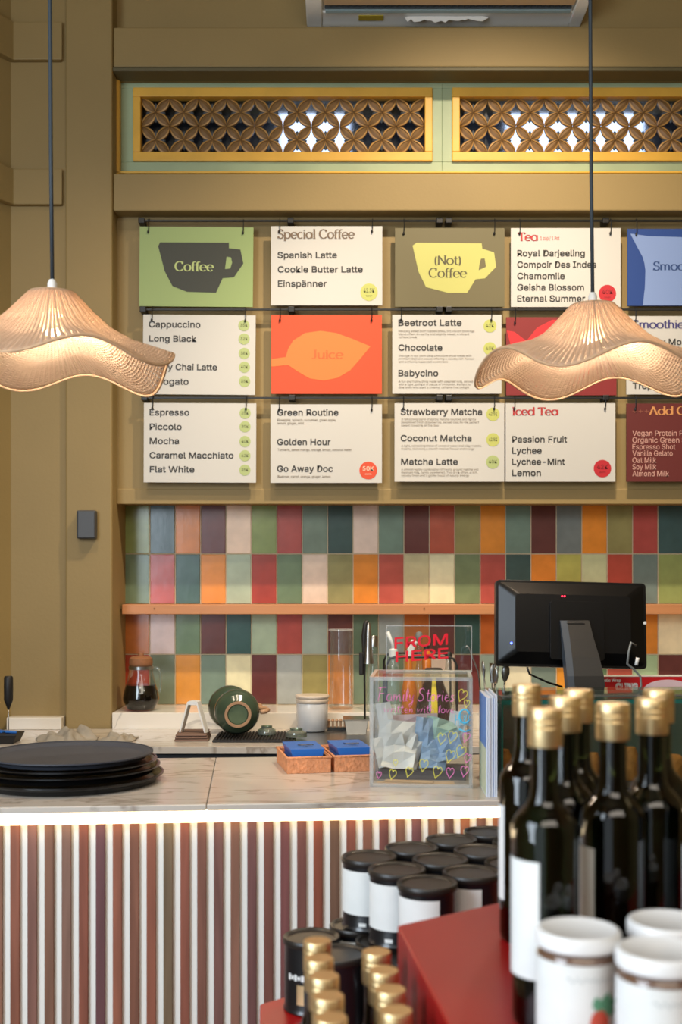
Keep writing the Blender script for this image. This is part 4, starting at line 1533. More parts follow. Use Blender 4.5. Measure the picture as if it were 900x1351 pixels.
def heart(u, v, s, material, ang=0.0, fat=.0008):
    x, z = bfx(u, v)
    pts = []
    for i in range(26):
        a = 2 * math.pi * i / 26
        hx, hz = 16 * math.sin(a) ** 3, 13 * math.cos(a) - 5 * math.cos(2 * a) - 2 * math.cos(3 * a) - math.cos(4 * a)
        hx *= .62
        ca, sa = math.cos(ang), math.sin(ang)
        pts.append((x + (hx * ca - hz * sa) * s / 32, -.0008, z + (hx * sa + hz * ca) * s / 32))
    mb = MB()
    mb.tube(pts, fat, 5, closed=True)
    mb.build('drawn_heart', material, box, smooth=180)


for (u, v, s, k, a) in ((500, 1022, 9, 'pink', -.1), (518, 1021, 13, 'yel', -.25), (522, 1006, 8, 'yel', 0), (540, 1018, 13, 'yel', -.3), (559, 1009, 16, 'yel', -.2), (577, 1018, 16, 'yel', -.3), (594, 1019, 14, 'pink', -.1),
                        (594, 997, 17, 'yel', -.3), (608, 991, 17, 'yel', -.4), (583, 974, 15, 'yel', -.2), (597, 972, 16, 'yel', -.3), (613, 1017, 14, 'pink', -.2), (617, 1000, 12, 'pink', -.3), (615, 972, 13, 'pink', -.3), (610, 917, 16, 'yel', -.4), (616, 928, 10, 'yel', -.2)):
    heart(u, v, s / F * 2.53 * 1.15, M[k], a)

# handwriting: single-line script
SC = {
    'F': (.7, [[(0, 0), (.12, 1)], [(-.05, .95), (.12, 1), (.6, 1.02)], [(.05, .55), (.45, .58)]]),
    'a': (.55, [arc(.22, .27, .2, .26, 60, 400, 12) + [(.42, .05), (.5, .02)]]),
    'm': (.8, [[(.05, .5), (.08, 0), (.1, .3), (.22, .5), (.3, .3), (.3, 0), (.36, .36), (.5, .5), (.58, .3), (.6, .05), (.7, 0)]]),
    'i': (.25, [[(.08, .5), (.08, .08), (.16, 0)], [(.09, .72), (.1, .76)]]),
    'l': (.3, [[(.05, 0), (.2, .7), (.15, 1), (.06, .7), (.08, .1), (.2, 0)]]),
    'y': (.5, [[(.03, .5), (.1, .15), (.25, .1), (.38, .5), (.3, -.2), (.12, -.45), (.05, -.25), (.4, .05)]]),
    'S': (.7, [[(.5, .85), (.35, 1), (.12, .9), (.1, .68), (.35, .5), (.5, .3), (.4, .05), (.15, 0), (.0, .15)]]),
    't': (.4, [[(.15, .9), (.12, .1), (.25, 0), (.32, .06)], [(0, .6), (.34, .62)]]),
    'o': (.5, [arc(.22, .26, .2, .25, 80, 440, 12)]),
    'r': (.42, [[(.08, .5), (.08, 0), (.1, .3), (.25, .5), (.36, .44)]]),
    'e': (.5, [[(.05, .25), (.36, .3), (.3, .48), (.12, .46), (.06, .2), (.2, 0), (.42, .08)]]),
    's': (.42, [[(.3, .46), (.12, .46), (.1, .32), (.3, .2), (.28, .04), (.05, 0)]]),
    'w': (.75, [[(.05, .5), (.12, .05), (.3, .4), (.42, .05), (.6, .5)]]),
    'h': (.55, [[(.08, 1), (.08, 0), (.12, .3), (.28, .48), (.38, .3), (.4, 0)]]),
    'v': (.5, [[(.05, .5), (.2, .02), (.4, .5)]]),
    'n': (.5, [[(.07, .5), (.08, 0), (.12, .32), (.28, .5), (.36, .3), (.38, 0)]]),
    'H': (.7, [[(.08, 1), (.06, 0)], [(.5, 1), (.5, 0)], [(.06, .5), (.5, .52)]]),
    'E': (.6, [[(.45, 1), (.06, .98), (.06, 0), (.46, .02)], [(.06, .52), (.38, .53)]]),
    'R': (.65, [[(.07, 0), (.07, 1), (.4, .95), (.42, .65), (.08, .5), (.5, 0)]]),
    ' ': (.35, []),
}


def script(s, u0, v0, u1, cap_px, material, fat=.0008):
    w = sum(SC[c][0] for c in s)
    x0, z0 = bfx(u0, v0)
    x1, _ = bfx(u1, v0)
    k = (x1 - x0) / w
    cz = cap_px / F * 2.53
    mb = MB()
    cur = 0
    for c_ in s:
        adv, st = SC[c_]
        for pth in st:
            mb.tube([(x0 + (cur + p[0] + p[1] * .12) * k, -.0008, z0 + p[1] * cz) for p in pth], fat, 5)
        cur += adv
    mb.build('handwriting', material, box, smooth=180)


script('Family', 499, 925, 547, 18, M['pink'])
script('Stories', 551, 925, 600, 17, M['pink'])
script('written with love', 506, 940, 600, 11, M['pink'], .0007)
script('HERE', 600, 957, 622, 14, M['cyan'], .0009)
mb = MB()
x, z = bfx(613, 945)
mb.tube([(x + .011 * math.cos(a), -.0008, z + .015 * math.sin(a)) for a in [R(20 + i * 16) for i in range(20)]], .0022, 6)
mb.tube([(x - .012, -.0008, z - .028), (x, -.0008, z - .034), (x + .012, -.0008, z - .03)], .002, 6)
mb.build('drawn_loop', M['cyan'], box, smooth=180)


# papers in the box
def boxw(x, y, z):
    c_, s_ = math.cos(BA), math.sin(BA)
    return (fl.x + x * c_ - y * s_, fl.y + x * s_ + y * c_, ZT + z)


def slip(x, y, z, w, h, rot, material, label, bend=.01, group='paper slips in the clear box', name='paper_slip'):
    mb = MB()
    n_ = 3
    vs, fs = [], []
    rnd = random.Random(int(x * 9999 + z * 777 + y * 31))
    ph = rnd.uniform(0, 6)
    for j in range(n_ + 1):
        for i in range(n_ + 1):
            a, b_ = i / n_ - .5, j / n_ - .5
            vs.append((a * w, bend * math.sin(a * 5 + b_ * 3 + ph) + bend * .4 * math.sin(b_ * 9 + ph), b_ * h))
    for j in range(n_):
        for i in range(n_):
            q = j * (n_ + 1) + i
            fs.append((q, q + 1, q + n_ + 2, q + n_ + 1))
    mb.add(vs, fs)
    o = mb.build(name, material, None, recalc=False, loc=boxw(x, y, z), rot=(rot[0], rot[1], rot[2] + BA))
    s_ = o.modifiers.new('thick', 'SOLIDIFY')
    s_.thickness = .0006
    tag(o, label, 'paper', group)


slip(.052, .150, .082, .085, .095, (R(-8), R(5), 0), M['white'], 'big white slip standing in the clear box under the pink word Family')
slip(.040, .120, .064, .070, .070, (R(-14), R(-12), R(8)), M['white'], 'white slip leaning before the big one in the clear box')
slip(.060, .100, .052, .075, .055, (R(-30), R(3), R(-5)), M['white'], 'low white slip lying in front within the clear box')
slip(.118, .140, .086, .045, .105, (R(-6), R(6), R(10)), M['cash_blue'], 'narrow bluish folded slip in the middle of the clear box')
slip(.158, .155, .098, .085, .070, (R(-12), R(14), 0), M['cash_mint'], 'mint slip standing in the clear box under the word love', .014)
slip(.165, .125, .070, .080, .060, (R(-25), R(-18), R(6)), M['cash_blue'], 'crumpled bluish slip below the mint one in the clear box', .016)
slip(.140, .108, .046, .060, .045, (R(-35), R(10), 0), M['cash_blue'], 'small bluish slip lying low in the clear box', .01)
slip(.030, .165, .110, .035, .120, (R(-4), R(-9), R(4)), M['white'], 'slim white receipt standing at the left pane of the clear box', .005)
slip(.092, .118, .060, .040, .085, (R(-20), R(22), R(12)), M['white'], 'tilted white receipt between white and bluish slips in the clear box', .012)
slip(.192, .170, .105, .040, .090, (R(-5), R(8), R(-6)), M['white'], 'narrow white receipt beside the cyan doodle in the clear box', .006)
slip(.090, .188, .115, .120, .050, (R(-5), R(-3), 0), M['pale_pink'] if 'pale_pink' in M else M.setdefault('pale_pink', mat('pale_pink_paper', (226, 196, 200), .6)), 'pale pink slip at the back of the clear box', .006)
for (x, y, rz, w, d, lb) in ((.10, .045, .06, .175, .045, 'kraft paper strip lying on the bottom of the clear box'), (.085, .062, -.12, .11, .03, 'shorter kraft paper strip under the longer one in the clear box')):
    o = MB().box(-w / 2, w / 2, -d / 2, d / 2, 0, .0012).build('kraft_strip', M['kraft'], None, loc=boxw(x, y, .0005 if w > .12 else .0022), rot=(0, 0, BA + rz))
    tag(o, lb, 'paper', 'kraft strips in the clear box')

# ---- red lettered acrylic sign on the box
sg = empty('acrylic_sign', boxw(.115, .16, bh + .0006), BA)
tag(sg, 'clear acrylic sign with red letters FROM HERE on the clear box', 'sign')
ysg = boxw(.115, .16, 0)[1]
zs0 = ZT + bh
sx0, sx1 = px(510, ysg) - sg.location.x, px(622, ysg) - sg.location.x
MB().box(sx0, sx1, -.0015, .0015, 0, pz(826, ysg) - zs0).build('sheet', M['clear'], sg)
e = MB()
zt = pz(826, ysg) - zs0
e.box(sx0 - .001, sx0 + .001, -.0017, .0017, 0, zt)
e.box(sx1 - .001, sx1 + .001, -.0017, .0017, 0, zt)
e.box(sx0, sx1, -.0017, .0017, zt - .001, zt + .001)
e.build('edges', M['clear_edge'], sg)
MB().box(sx0, sx1, -.012, .012, 0, .003).build('foot', M['clear_edge'], sg)


def sgl(s, u0, u1, v0, v1):
    x0, x1 = px(u0, ysg) - sg.location.x, px(u1, ysg) - sg.location.x
    z0, capz = pz(v1, ysg) - zs0, pz(v0, ysg) - pz(v1, ysg)
    cu = bpy.data.curves.new('tmp', 'FONT')
    cu.body, cu.size, cu.extrude, cu.offset, cu.resolution_u = s, 1.0, .05, 0.0, 3
    if FONT:
        cu.font = FONT
    o = bpy.data.objects.new('tmp', cu)
    COL.objects.link(o)
    bpy.context.view_layer.update()
    ev = o.evaluated_get(bpy.context.evaluated_depsgraph_get())
    me = ev.to_mesh()
    mb = MB()
    xs = [v.co.x for v in me.vertices]
    a, k = min(xs), (x1 - x0) / (max(xs) - min(xs))
    for i, (dx, dz) in enumerate(((-1, -1), (1, -1), (-1, 1), (1, 1))):
        q = .0006
        mb.add([(x0 + (v.co.x - a) * k + dx * q, -.0036 - i * 5e-5 - v.co.z * .04, z0 + v.co.y * capz / CAP + .085 * (v.co.x - a) * k + dz * q) for v in me.vertices], [tuple(p.vertices) for p in me.polygons])
    ev.to_mesh_clear()
    bpy.data.objects.remove(o)
    bpy.data.curves.remove(cu)
    mb.build('lettering', M['acr_red'], sg, recalc=False)


sgl('FROM', 521, 590.5, 842, 856)
sgl('HERE', 522.5, 591, 860.5, 874)

# ---- booklets beside the box
for k in range(6):
    f0 = Vector((.309 + k * .0040, 2.405 + random.uniform(-.004, .004), 0))
    b0 = Vector((.3135 + k * .0040, 2.56 + random.uniform(-.006, .006), 0))
    ang = math.atan2(b0.y - f0.y, b0.x - f0.x)
    L = (b0 - f0).length
    bk_ = empty('booklet', (f0.x, f0.y, ZT + .0002), ang)
    tag(bk_, ('pale booklet with blue and sage cover standing beside the clear box' if k == 0 else f'pale standing booklet, {["second", "third", "fourth", "fifth", "last"][k - 1]} in from the clear box'), 'booklet', 'booklets standing between clear box and glass case')
    hh = .212 + random.uniform(-.004, .004)
    mb = MB()
    mb.hexa([(0, 0, 0), (L, 0, 0), (L, .0026, 0), (0, .0026, 0), (.0, 0, hh), (L, 0, hh), (L, .0026, hh), (.0, .0026, hh)])
    mb.build('pages', M['book_white'], bk_)
    if k == 0:
        MB().box(.004, L, .0026, .0031, hh * .48, hh - .002).build('cover', M['book_blue'], bk_)
        MB().box(.004, L, .0026, .0031, .002, hh * .48).build('cover', M['book_green'], bk_)
    else:
        MB().box(0, L, .0026, .0031, 0, hh).build('cover', M['book_blue'] if k % 2 == 0 else M['book_white'], bk_)

# ---- glass display case
cs = empty('display_case', cw(.356, .095, ZT), TH)
tag(cs, 'glass countertop display case with dark top edge behind the bottles', 'display case')
cl, cd, ch_ = .95, .215, .2045
MB().box(.004, cl, 0, .004, .004, ch_ - .016).build('front_glass', M['case_glass'], cs)
MB().box(0, .004, 0, cd, .004, ch_ - .016).build('side_glass', M['teal_edge'], cs)
MB().box(0, cl, 0, cd, ch_ - .0075, ch_).build('top_glass', M['case_glass'], cs)
MB().box(0, cl, 0, .030, ch_ - .002, ch_ + .0006).build('top_strip', M.setdefault('case_top', mat('case_top', (92, 98, 94), .25)), cs)
MB().box(0, cl, -.001, .008, ch_ - .017, ch_ - .0075).build('teal_rail', M['teal_edge'], cs)
MB().box(0, cl, cd - .006, cd, .004, ch_ - .0075).build('back_panel', M['case_back'] if 'case_back' in M else M.setdefault('case_back', mat('case_back', (112, 112, 102), .5)), cs)
MB().box(0, cl, 0, cd, 0, .004).build('base', M['dark_cab'], cs)
for k, (x, w, h_, lb) in enumerate(((.026, .026, .072, 'orange-brown baked snack at the case end by the booklets'), (.233, .022, .062, 'orange-brown baked snack between the second and third gold caps'), (.318, .026, .074, 'orange-brown baked snack beside the neck behind the rearmost jar'), (.418, .036, .055, 'orange-brown baked snack at the shoulder of the outermost bottle'))):
    p = cw(.356 + x, .095 + .10, ZT + .0045)
    o = MB().lathe([(0, 0), (w * .6, 0), (w * .75, h_ * .15), (w * .72, h_ * .8), (w * .5, h_), (0, h_)], 16).build('baked_snack', M['orange_food'], None, smooth=60, loc=p)
    tag(o, lb, 'snack', 'baked snacks in the glass case')

# ---- cash drawer, monitor, wrap box
dr = empty('cash_drawer', cw(.475, .33, ZT), TH)
tag(dr, 'flat black cash drawer behind the glass case', 'cash drawer')
MB().box(0, .80, 0, .285, .004, .168).build('body', M['monitor'], dr, bevel=.004)
MB().box(.02, .78, -.004, 0, .02, .15).build('drawer_front', M['black'], dr, bevel=.002)
ZD = ZT + .168 + .0003
YMN = 2.86
mn = empty('pos_monitor', (px(764, YMN), YMN + .02, ZD), R(3))
tag(mn, 'black point-of-sale monitor seen from behind on its grey stand', 'monitor')
mx0, mz0 = mn.location.x, ZD
w2 = (px(857, 2.85) - px(655, 2.85)) / 2
xc = px(755.5, 2.85) - mx0
zb, ztp = pz(882, 2.85) - mz0, pz(767.5, 2.85) - mz0
hh = (ztp - zb) / 2
zc_ = (ztp + zb) / 2
TL = Matrix.Translation(Vector((xc, 0, zc_))) @ Matrix.Rotation(R(1.5), 4, 'Y') @ Matrix.Rotation(R(-7), 4, 'X')


def mpart(mbld, name, m, **kw):
    mbld.v = [tuple(TL @ Vector(v)) for v in mbld.v]
    return mbld.build(name, m, mn, **kw)


def rrect(w, h, r, n_=5):
    pts = []
    for (cx_, cz_, a0) in ((w - r, h - r, 0), (-w + r, h - r, 90), (-w + r, -h + r, 180), (w - r, -h + r, 270)):
        pts += [(cx_ + r * math.cos(R(a0 + 90 * i / n_)), cz_ + r * math.sin(R(a0 + 90 * i / n_))) for i in range(n_ + 1)]
    return pts


mb = MB()
mb.prism(rrect(w2, hh, .010), -.012, .012)
mpart(mb, 'screen_housing', M['monitor'], bevel=.003)
mb = MB()
A, B = rrect(w2 - .006, hh - .006, .010), rrect(w2 - .045, hh - .036, .012)
n_ = len(A)
vs = [(p[0], -.012, p[1]) for p in A] + [(p[0], -.030, p[1]) for p in B]
mb.add(vs, [(i, (i + 1) % n_, (i + 1) % n_ + n_, i + n_) for i in range(n_)] + [tuple(range(n_, 2 * n_))])
mpart(mb, 'back_shell', M['monitor'])
mb = MB()
mb.prism(rrect(.068, .073, .007), -.040, -.029)
mb.v = [(v[0] + .008, v[1], v[2] - .018) for v in mb.v]
mpart(mb, 'mount_plate', M['monitor'], bevel=.004)
mb = MB()
mb.box(w2 - .012, w2 + .0006, -.0126, .0, .004, .012)
mpart(mb, 'sticker', M['white'], bevel=.001)
for (dx, m_) in ((-.028, 'led_red'), (-.022, 'led_red')):
    mb = MB()
    mb.lathe([(0, .0), (.002, .0), (.002, .002), (0, .002)], 10, mat=Matrix.Rotation(R(90), 3, 'X'))
    mb.v = [(v[0] + dx, v[1] - .0302, v[2] + hh - .040) for v in mb.v]
    mpart(mb, 'indicator_light', M[m_])
mb = MB()
mb.lathe([(0, .0), (.0028, .0), (.0028, .004), (0, .004)], 10, mat=Matrix.Rotation(R(90), 3, 'X'))
mb.v = [(v[0] - w2 + .036, v[1] - .024, v[2] - .052) for v in mb.v]
mpart(mb, 'indicator_light', M['led_blue'])
# neck
mb = MB()
nk = []
hN = zc_ - .0
for t, wx, yb, dx in ((0, .046, -.105, .008), (.25, .045, -.098, .005), (.5, .042, -.085, .001), (.75, .038, -.066, -.004), (1.0, .036, -.046, -.008)):
    z = .012 + t * (zc_ + .012 - .012)
    nk.append([(xc + dx - wx + .008, yb, z), (xc + dx + wx + .008, yb, z), (xc + dx + wx + .008, yb + .035, z), (xc + dx - wx + .008, yb + .035, z)])
vs = [p for r_ in nk for p in r_]
fs, mis = [], []
for i in range(len(nk) - 1):
    for j in range(4):
        k = (j + 1) % 4
        mb.add([nk[i][j], nk[i][k], nk[i + 1][k], nk[i + 1][j]], [(0, 1, 2, 3)], 1 if j == 3 else 0)
mb.add(nk[0], [(3, 2, 1, 0)])
mb.add(nk[-1], [(0, 1, 2, 3)])
# paler strip painted along one edge of the neck, as if side-lit
for i in range(len(nk) - 1):
    a, b_ = nk[i], nk[i + 1]
    k0, k1 = .016, .016
    mb.add([(a[0][0] - .001, a[0][1] - .0012, a[0][2]), (a[0][0] + k0, a[0][1] - .0012, a[0][2]), (b_[0][0] + k1, b_[0][1] - .0012, b_[0][2]), (b_[0][0] - .001, b_[0][1] - .0012, b_[0][2])], [(0, 1, 2, 3)], 1)
mb.build('neck', [M['monitor_grey'], M['stand_lit_side']], mn)
MB().box(xc - .022, xc + .024, -.0505, -.046, zc_ - .004, zc_ + .006).build('cable_slot', M['black'], mn)
mb = MB()
mb.prism([(p[0] + xc + .014, p[1] - .055) for p in rrect(.10, .075, .02)], 0, .0115, axis='z')
mb.build('foot', M['monitor_grey'], mn, bevel=.003)
P = lambda u, v, y=2.83: (px(u, y) - mx0, y - YMN - .02, pz(v, y) - mz0)
MB().tube([P(838, 852, 2.80), P(831, 848, 2.79), P(828, 860, 2.79), P(826, 876, 2.79), P(836, 884, 2.80), P(844, 893, 2.80), P(845, 905, 2.80), P(842, 912, 2.80)], .0028, 8).build('cable', M['grey'], mn, smooth=180)
MB().tube([P(694, 880, 2.84), P(697, 889, 2.84), P(706, 893, 2.86), P(722, 900, 2.88), P(742, 906, 2.90)], .0026, 8).build('cable', M['black'], mn, smooth=180)
MB().tube([P(840, 868, 2.79), P(838, 878, 2.79)], .0045, 8).build('cable_plug', M['white'], mn, smooth=180)

wx0, wx1 = px(789, 2.88), px(925, 2.88)
wr = empty('wrap_box', (wx0, 2.895, ZD), R(2))
tag(wr, 'long red cling wrap box with white lettering behind the monitor stand', 'wrap box')
wl = wx1 - wx0
MB().box(0, wl, 0, .05, 0, .045).build('carton', M['wrapred'], wr, bevel=.001)
MB().box(0, wl, -.0004, .0504, .0452, .0462).build('lid_flap', M['paper'], wr)
mb = MB()
put_text(mb, 'Plastic Wrap', .006, .062, .033, .007, -.0009, .03)
put_text(mb, 'CLING', .050, .104, .012, .016, -.0009, .05)
mb.build('lettering', M['white'], wr, recalc=False)
mb = MB()
mb.prism([(.132 + .062 * math.cos(a) + .05, .012 + .026 * math.sin(a)) for a in [R(i * 15) for i in range(13)]], -.0012, -.0006)
mb.build('picture', M['pale_pink'], wr)

# ---- cutlery holder
ch = empty('cutlery_holder', (px(650, 2.88), 2.88, ZT))
tag(ch, 'grey cutlery cup behind the booklets', 'cutlery holder')
MB().lathe([(0, 0), (.024, 0), (.026, .004), (.029, .18), (.027, .18), (.024, .006), (0, .006)], 28).build('cup', M['grey'], ch, smooth=40)
rs = random.Random(11)
cl_ = ['spoon', 'fork', 'spoon', 'fork', 'spoon', 'fork', 'spoon']
for k, nm in enumerate(cl_):
    a = k * 0.9
    tiltx, tilty = .10 * math.cos(a), .10 * math.sin(a)
    c = empty('steel_' + nm, (ch.location.x + .011 * math.cos(a), 2.88 + .011 * math.sin(a), ZT + .0075), rot=(-tilty, tiltx, a))
    tag(c, f'steel {nm} standing in the grey cutlery cup', nm, 'cutlery in the cup')
    mb = MB()
    h_ = .19 + rs.uniform(-.004, .016)
    mb.tube([(0, 0, 0), (0, 0, h_)], .0022, 6)
    mb.build('shaft', M['steel'], c, smooth=180)
    mb = MB()
    if nm == 'spoon':
        mb.lathe([(0, h_ - .002), (.006, h_ + .006), (.0105, h_ + .022), (.009, h_ + .036), (.004, h_ + .044), (0, h_ + .046)], 14, mat=Matrix.Diagonal(Vector((1, .35, 1))))
        mb.build('bowl', M['steel'], c, smooth=180)
    else:
        mb.box(-.009, .009, -.001, .001, h_ - .002, h_ + .016)
        for q in (-.0075, -.0025, .0025, .0075):
            mb.box(q - .0012, q + .0012, -.001, .001, h_ + .016, h_ + .044)
        mb.build('tines', M['steel'], c)
c = empty('metal_straw', (px(645, 2.885), 2.885, ZT + .008), rot=(0, R(-7), 0))
tag(c, 'long thin hooked metal stirrer leaning out of the cutlery cup', 'stirrer')
MB().tube([(0, 0, 0), (0, 0, .22), (-.012, 0, .27), (-.016, 0, .285), (-.021, 0, .29), (-.024, 0, .284)], .0018, 8).build('rod', M['steel'], c, smooth=180)

# ------------------------------------------------------------------ red tiered display
ZL, ZP = .751, 1.008
ds = empty('display_table', (.5, 1.5, 0))
tag(ds, 'low red lacquered display table carrying tins and gold-capped bottles', 'display table')
lo = [(-.135, 1.90), (.29, 2.262), (.75, 2.30), (1.25, 1.95), (1.25, 1.05), (.62, .62), (-.075, 1.0)]
mb = MB()
mb.prism([(p[0] - .5, p[1] - 1.5) for p in lo], ZL - .03, ZL, axis='z')
mb.build('table_top', M['red'], ds, bevel=.003)
mb = MB()
mb.prism([((p[0] - .5) * .94, (p[1] - 1.5) * .94) for p in lo], 0, ZL - .0305, axis='z')
mb.build('table_body', M['red'], ds)
pc = (.53, 1.274)
hexa_ = [(pc[0] + .5 * math.cos(R(156 - 60 * k)), pc[1] + .5 * math.sin(R(156 - 60 * k))) for k in range(6)]
rsr = empty('display_riser', (pc[0], pc[1], ZL + .0003))
tag(rsr, 'red hexagonal riser box under the tall olive oil bottles', 'riser')
mb = MB()
mb.prism([(p[0] - pc[0], p[1] - pc[1]) for p in hexa_], 0, ZP - ZL - .0003, axis='z')
mb.build('riser_box', M['red'], rsr, bevel=.002)


# ---- tins
def make_tin(loc, rz, label, group, with_label=True):
    c = empty('black_tin', loc, rz)
    tag(c, label, 'tin', group)
    return c


r_, h_ = .0456, .1185
tin_body = MB().lathe([(0, 0), (r_ - .004, 0), (r_, .001), (r_ + .0012, .003), (r_, .006), (r_ - .001, .009), (r_ - .001, h_ - .012), (r_ - .0005, h_ - .009), (0, h_ - .008)], 44)
tin_lid = MB().lathe([(0, h_ - .004), (r_ - .007, h_ - .004), (r_ - .004, h_ - .001), (r_, h_), (r_ + .0016, h_ - .002), (r_ + .0016, h_ - .009), (r_, h_ - .011)], 44)
lab = MB().lathe([(r_ - .0004, .028), (r_ - .0004, h_ - .018)], 22, a0=R(-175), a1=R(-74))
proto = {}
u_, v_ = Vector((.076, .0646, 0)), Vector((.043, -.0855, 0))
rows = ['row nearest the slats', 'middle row', 'row nearest the riser']
nth = ['first', 'second', 'third', 'fourth']
tin_root = low_root = None
for layer in (0, 1):
    for j in range(3):
        for i in range(4 if j < 2 or layer == 0 else 3):
            base = Vector((-.0485, 1.884, 0)) if layer == 0 else Vector((px(487, 1.938), 1.938, 0))
            p = base + u_ * i + v_ * j
            if layer == 1 and j == 0 and i == 3:
                pass
            if layer == 0 and (i == 0 and j == 2):
                continue
            p.z = ZL + .0003 + layer * (h_ + .0004)
            lb = f'upper-layer black tin with white label, {nth[i]} along the {rows[j]}' if layer else f'lower-layer black tin, {nth[i]} along the {rows[j]}'
            if low_root is None:
                low_root = c = make_tin(p, 0, lb, '')
                tin_body.build('tin_body', M['tin'], c, smooth=40)
                tin_lid.build('lid', M['tin_lid'], c, smooth=40)
                mb = MB()
                for k in range(7):
                    a0 = -150 + k * 8
                    mb.lathe([(r_ - .0004, .056 + .002 * (k % 2)), (r_ - .0004, .064 + .002 * ((k + 1) % 2))], 3, a0=R(a0), a1=R(a0 + 6))
                mb.build('brand_mark', M['label'], c, smooth=60)
                mb = MB()
                mb.lathe([(r_ - .0004, .018), (r_ - .0003, .034), (r_ - .0004, .050)], 4, a0=R(-128), a1=R(-112))
                mb.build('gold_print', M['gold_cap'], c, smooth=60)
            elif tin_root is None:
                tin_root = make_tin(p, 0, lb, '')
                tin_body.build('tin_body', M['tin'], tin_root, smooth=40)
                tin_lid.build('lid', M['tin_lid'], tin_root, smooth=40)
                lab.build('label', M['label'], tin_root, smooth=60)
                mb = MB()
                mb.lathe([(r_ - .0002, .010), (r_ - .0002, .016)], 4, a0=R(-120), a1=R(-104))
                mb.build('mark', M['label'], tin_root, smooth=60)
                c = tin_root
            else:
                c = copy_tree(tin_root if layer else low_root)
            c.location = p
            c.rotation_euler = (0, 0, R(random.uniform(-14, 10)) if layer else R(random.uniform(-12, 12)))
            c['label'] = lb
            c['group'] = 'black tins on the upper layer' if layer else 'black tins on the lower layer'

# ---- dark bottles with gold caps, on the table and on the riser
cap_prof = [(0, .0), (.0168, .0), (.0175, -.0012), (.0178, -.010), (.0168, -.0115), (.0178, -.013), (.0178, -.0165), (.0168, -.018), (.0178, -.0195), (.0176, -.036), (.0172, -.038), (0, -.038)]


def dark_bottle(loc, rz, H, rb, label, group, with_label):
    c = empty('olive_oil_bottle', loc, rz)
    tag(c, label, 'bottle', group)
    rn = .0145
    sh = H - .120
    prof = [(0, .004), (rb * .7, .001), (rb - .004, 0), (rb - .001, .003), (rb, .010), (rb, sh), (rb - .0008, sh + .005), (rb - .0035, sh + .011), (rb - .009, sh + .0175), (rn + .005, sh + .023), (rn + .0014, sh + .030), (rn, sh + .042), (rn - .0006, H - .030), (rn - .0006, H - .004), (0, H - .004)]
    MB().lathe(prof, 40).build('glass_body', M['bottle'], c, smooth=50)
    MB().lathe([(r, z + H) for r, z in cap_prof], 32).build('cap', M['gold_cap'], c, smooth=30)
    if with_label:
        MB().lathe([(rb + .0006, .052), (rb + .0006, .168)], 20, a0=R(-168), a1=R(-74)).build('label', M['label'], c, smooth=60)
    return c


H1 = .316
tall = [
    ((.231, 1.421), -78, 'tall olive oil bottle at the red riser edge by the booklets'),
    ((.206, 1.151), -36, 'tall olive oil bottle with big white label beside the tomato jar'),
    ((.249, 1.268), 25, 'tall olive oil bottle third from the riser edge, cap half overlapped'),
    ((.281, 1.353), 20, 'tall olive oil bottle rearmost behind two overlapping caps'),
    ((.286, 1.202), -62, 'tall olive oil bottle directly behind the gap between the jars'),
    ((.340, 1.249), -62, 'tall olive oil bottle directly behind the rearmost jar'),
    ((.376, 1.351), 20, 'tall olive oil bottle peeping over the cap behind the rearmost jar'),
    ((.3935, 1.196), -56, 'tall olive oil bottle cut by the picture edge behind the jars'),
]
first = None
for (x, y), rz, lb in tall:
    if first is None:
        first = c = dark_bottle((x, y, ZP + .0003), R(rz), H1, .0338, lb, 'tall olive oil bottles on the riser', True)
    else:
        c = copy_tree(first)
    c.location = (x, y, ZP + .0003)
    c.rotation_euler = (0, 0, R(rz))
    c['label'] = lb
small = [(-.0298, 1.434), (-.0263, 1.367), (-.0194, 1.306), (-.0140, 1.242), (-.0107, 1.180), (.0433, 1.392), (.0496, 1.324), (.0546, 1.262), (.0577, 1.200), (.0600, 1.139)]
ords = ['farthest', 'second', 'third', 'fourth', 'fifth']
first = None
for k, (x, y) in enumerate(small):
    lb = f'gold-capped dark bottle, {ords[k % 5]} of the line ' + ('beside the red riser' if k >= 5 else 'beside the lone black tin')
    z = ZL + .0003
    H2 = (EYE - .448) - z
    if first is None:
        first = c = dark_bottle((x, y, z), 0, H2, .0288, lb, 'gold-capped bottles on the low table', False)
    else:
        c = copy_tree(first)
    c.location = (x, y, z)
    c['label'] = lb

# ---- jars


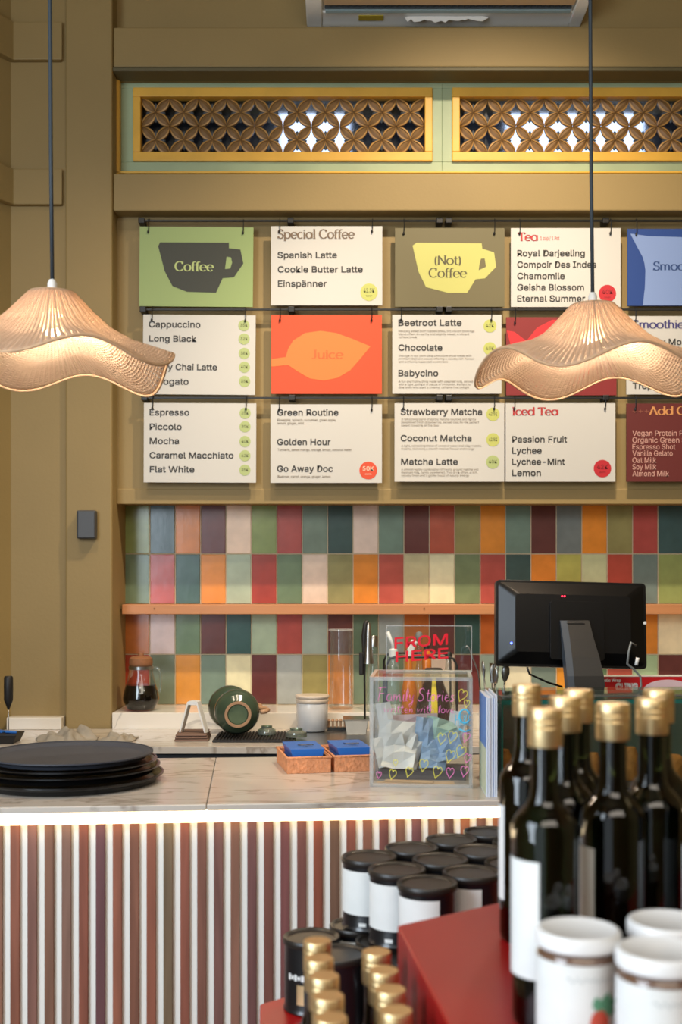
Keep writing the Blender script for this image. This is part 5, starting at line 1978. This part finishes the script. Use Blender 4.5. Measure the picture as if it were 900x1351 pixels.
def jar(loc, rz, label):
    c = empty('preserve_jar', loc, rz)
    tag(c, label, 'jar', 'white-lidded jars on the riser')
    rj = .0385
    MB().lathe([(0, .003), (rj - .004, 0), (rj, .006), (rj, .0985), (rj - .0025, .102), (rj - .005, .1045), (rj - .005, .109), (0, .109)], 44).build('glass_body', M['jar_fill'], c, smooth=45)
    MB().lathe([(0, .119), (rj - .006, .119), (rj - .0035, .1205), (rj - .001, .1200), (rj + .0008, .1175), (rj + .0008, .1070), (rj - .001, .1050), (rj - .004, .1050)], 48).build('lid', M['jar_lid'], c, smooth=40)
    MB().lathe([(rj + .0005, .008), (rj + .0005, .0972)], 40, a0=R(-200), a1=R(20)).build('label', M['label'], c, smooth=60)

    def wrap(mb, d):
        mb.v = [((rj + d) * math.sin(v[0] / rj), -(rj + d) * math.cos(v[0] / rj), v[2]) for v in mb.v]
        return mb
    mb = MB()
    pts = []
    for k in range(40):
        q = k / 39
        pts.append((-.022 + .046 * q, 0, 0.084 + .0022 * math.sin(q * 38) * (0 if .42 < q < .52 else 1)))
    mb.tube(pts, .0006, 4)
    wrap(mb, .0006).build('printed_script', M['faint'], c)
    def strips(mb, poly, n_=10):
        # cut a convex outline into narrow upright strips so that it can follow the curved label
        xs = [p[0] for p in poly]
        lo_, hi_ = min(xs), max(xs)

        def span(x):
            zs = []
            for p, q in zip(poly, poly[1:] + poly[:1]):
                if min(p[0], q[0]) <= x <= max(p[0], q[0]) and abs(p[0] - q[0]) > 1e-9:
                    zs.append(p[1] + (q[1] - p[1]) * (x - p[0]) / (q[0] - p[0]))
            return (min(zs), max(zs)) if zs else (0, 0)
        xx_ = [lo_ + 1e-6 + (hi_ - lo_ - 2e-6) * i / n_ for i in range(n_ + 1)]
        sp_ = [span(x) for x in xx_]
        for i in range(n_):
            mb.add([(xx_[i], 0, sp_[i][0]), (xx_[i + 1], 0, sp_[i + 1][0]), (xx_[i + 1], 0, sp_[i + 1][1]), (xx_[i], 0, sp_[i][1])], [(0, 1, 2, 3)])
    mb = MB()
    strips(mb, [(.008 + .010 * math.cos(a), .045 + .013 * math.sin(a)) for a in [R(i * 18) for i in range(20)]])
    wrap(mb, .0009).build('tomato_print', M['tomato'], c)
    mb = MB()
    for (x, z, a, L_) in ((.008, .056, 1.0, .020), (.010, .058, .4, .019), (.006, .056, 1.7, .014), (.012, .056, -.1, .013)):
        ca, sa = math.cos(a), math.sin(a)
        pts = []
        for t in range(13):
            q = t / 12
            pts.append((q * L_, .0048 * math.sin(math.pi * q)))
        pts += [(q_[0], -q_[1]) for q_ in reversed(pts[1:-1])]
        strips(mb, [(x + p[0] * ca - p[1] * sa, z + p[0] * sa + p[1] * ca) for p in pts])
    wrap(mb, .0012).build('leaf_print', M['leaf'], c)
    return c


jar((px(763, 1.066), 1.066, ZP + .0003), R(6), 'white-lidded jar with tomato print beside the big white bottle label')
jar((px(872, 1.006), 1.006, ZP + .0003), R(8), 'white-lidded jar nearest the viewer, cut by the picture edge')
jar((px(884, 1.088), 1.092, ZP + .0003), R(20), 'white-lidded jar half hidden behind the jar at the picture edge')
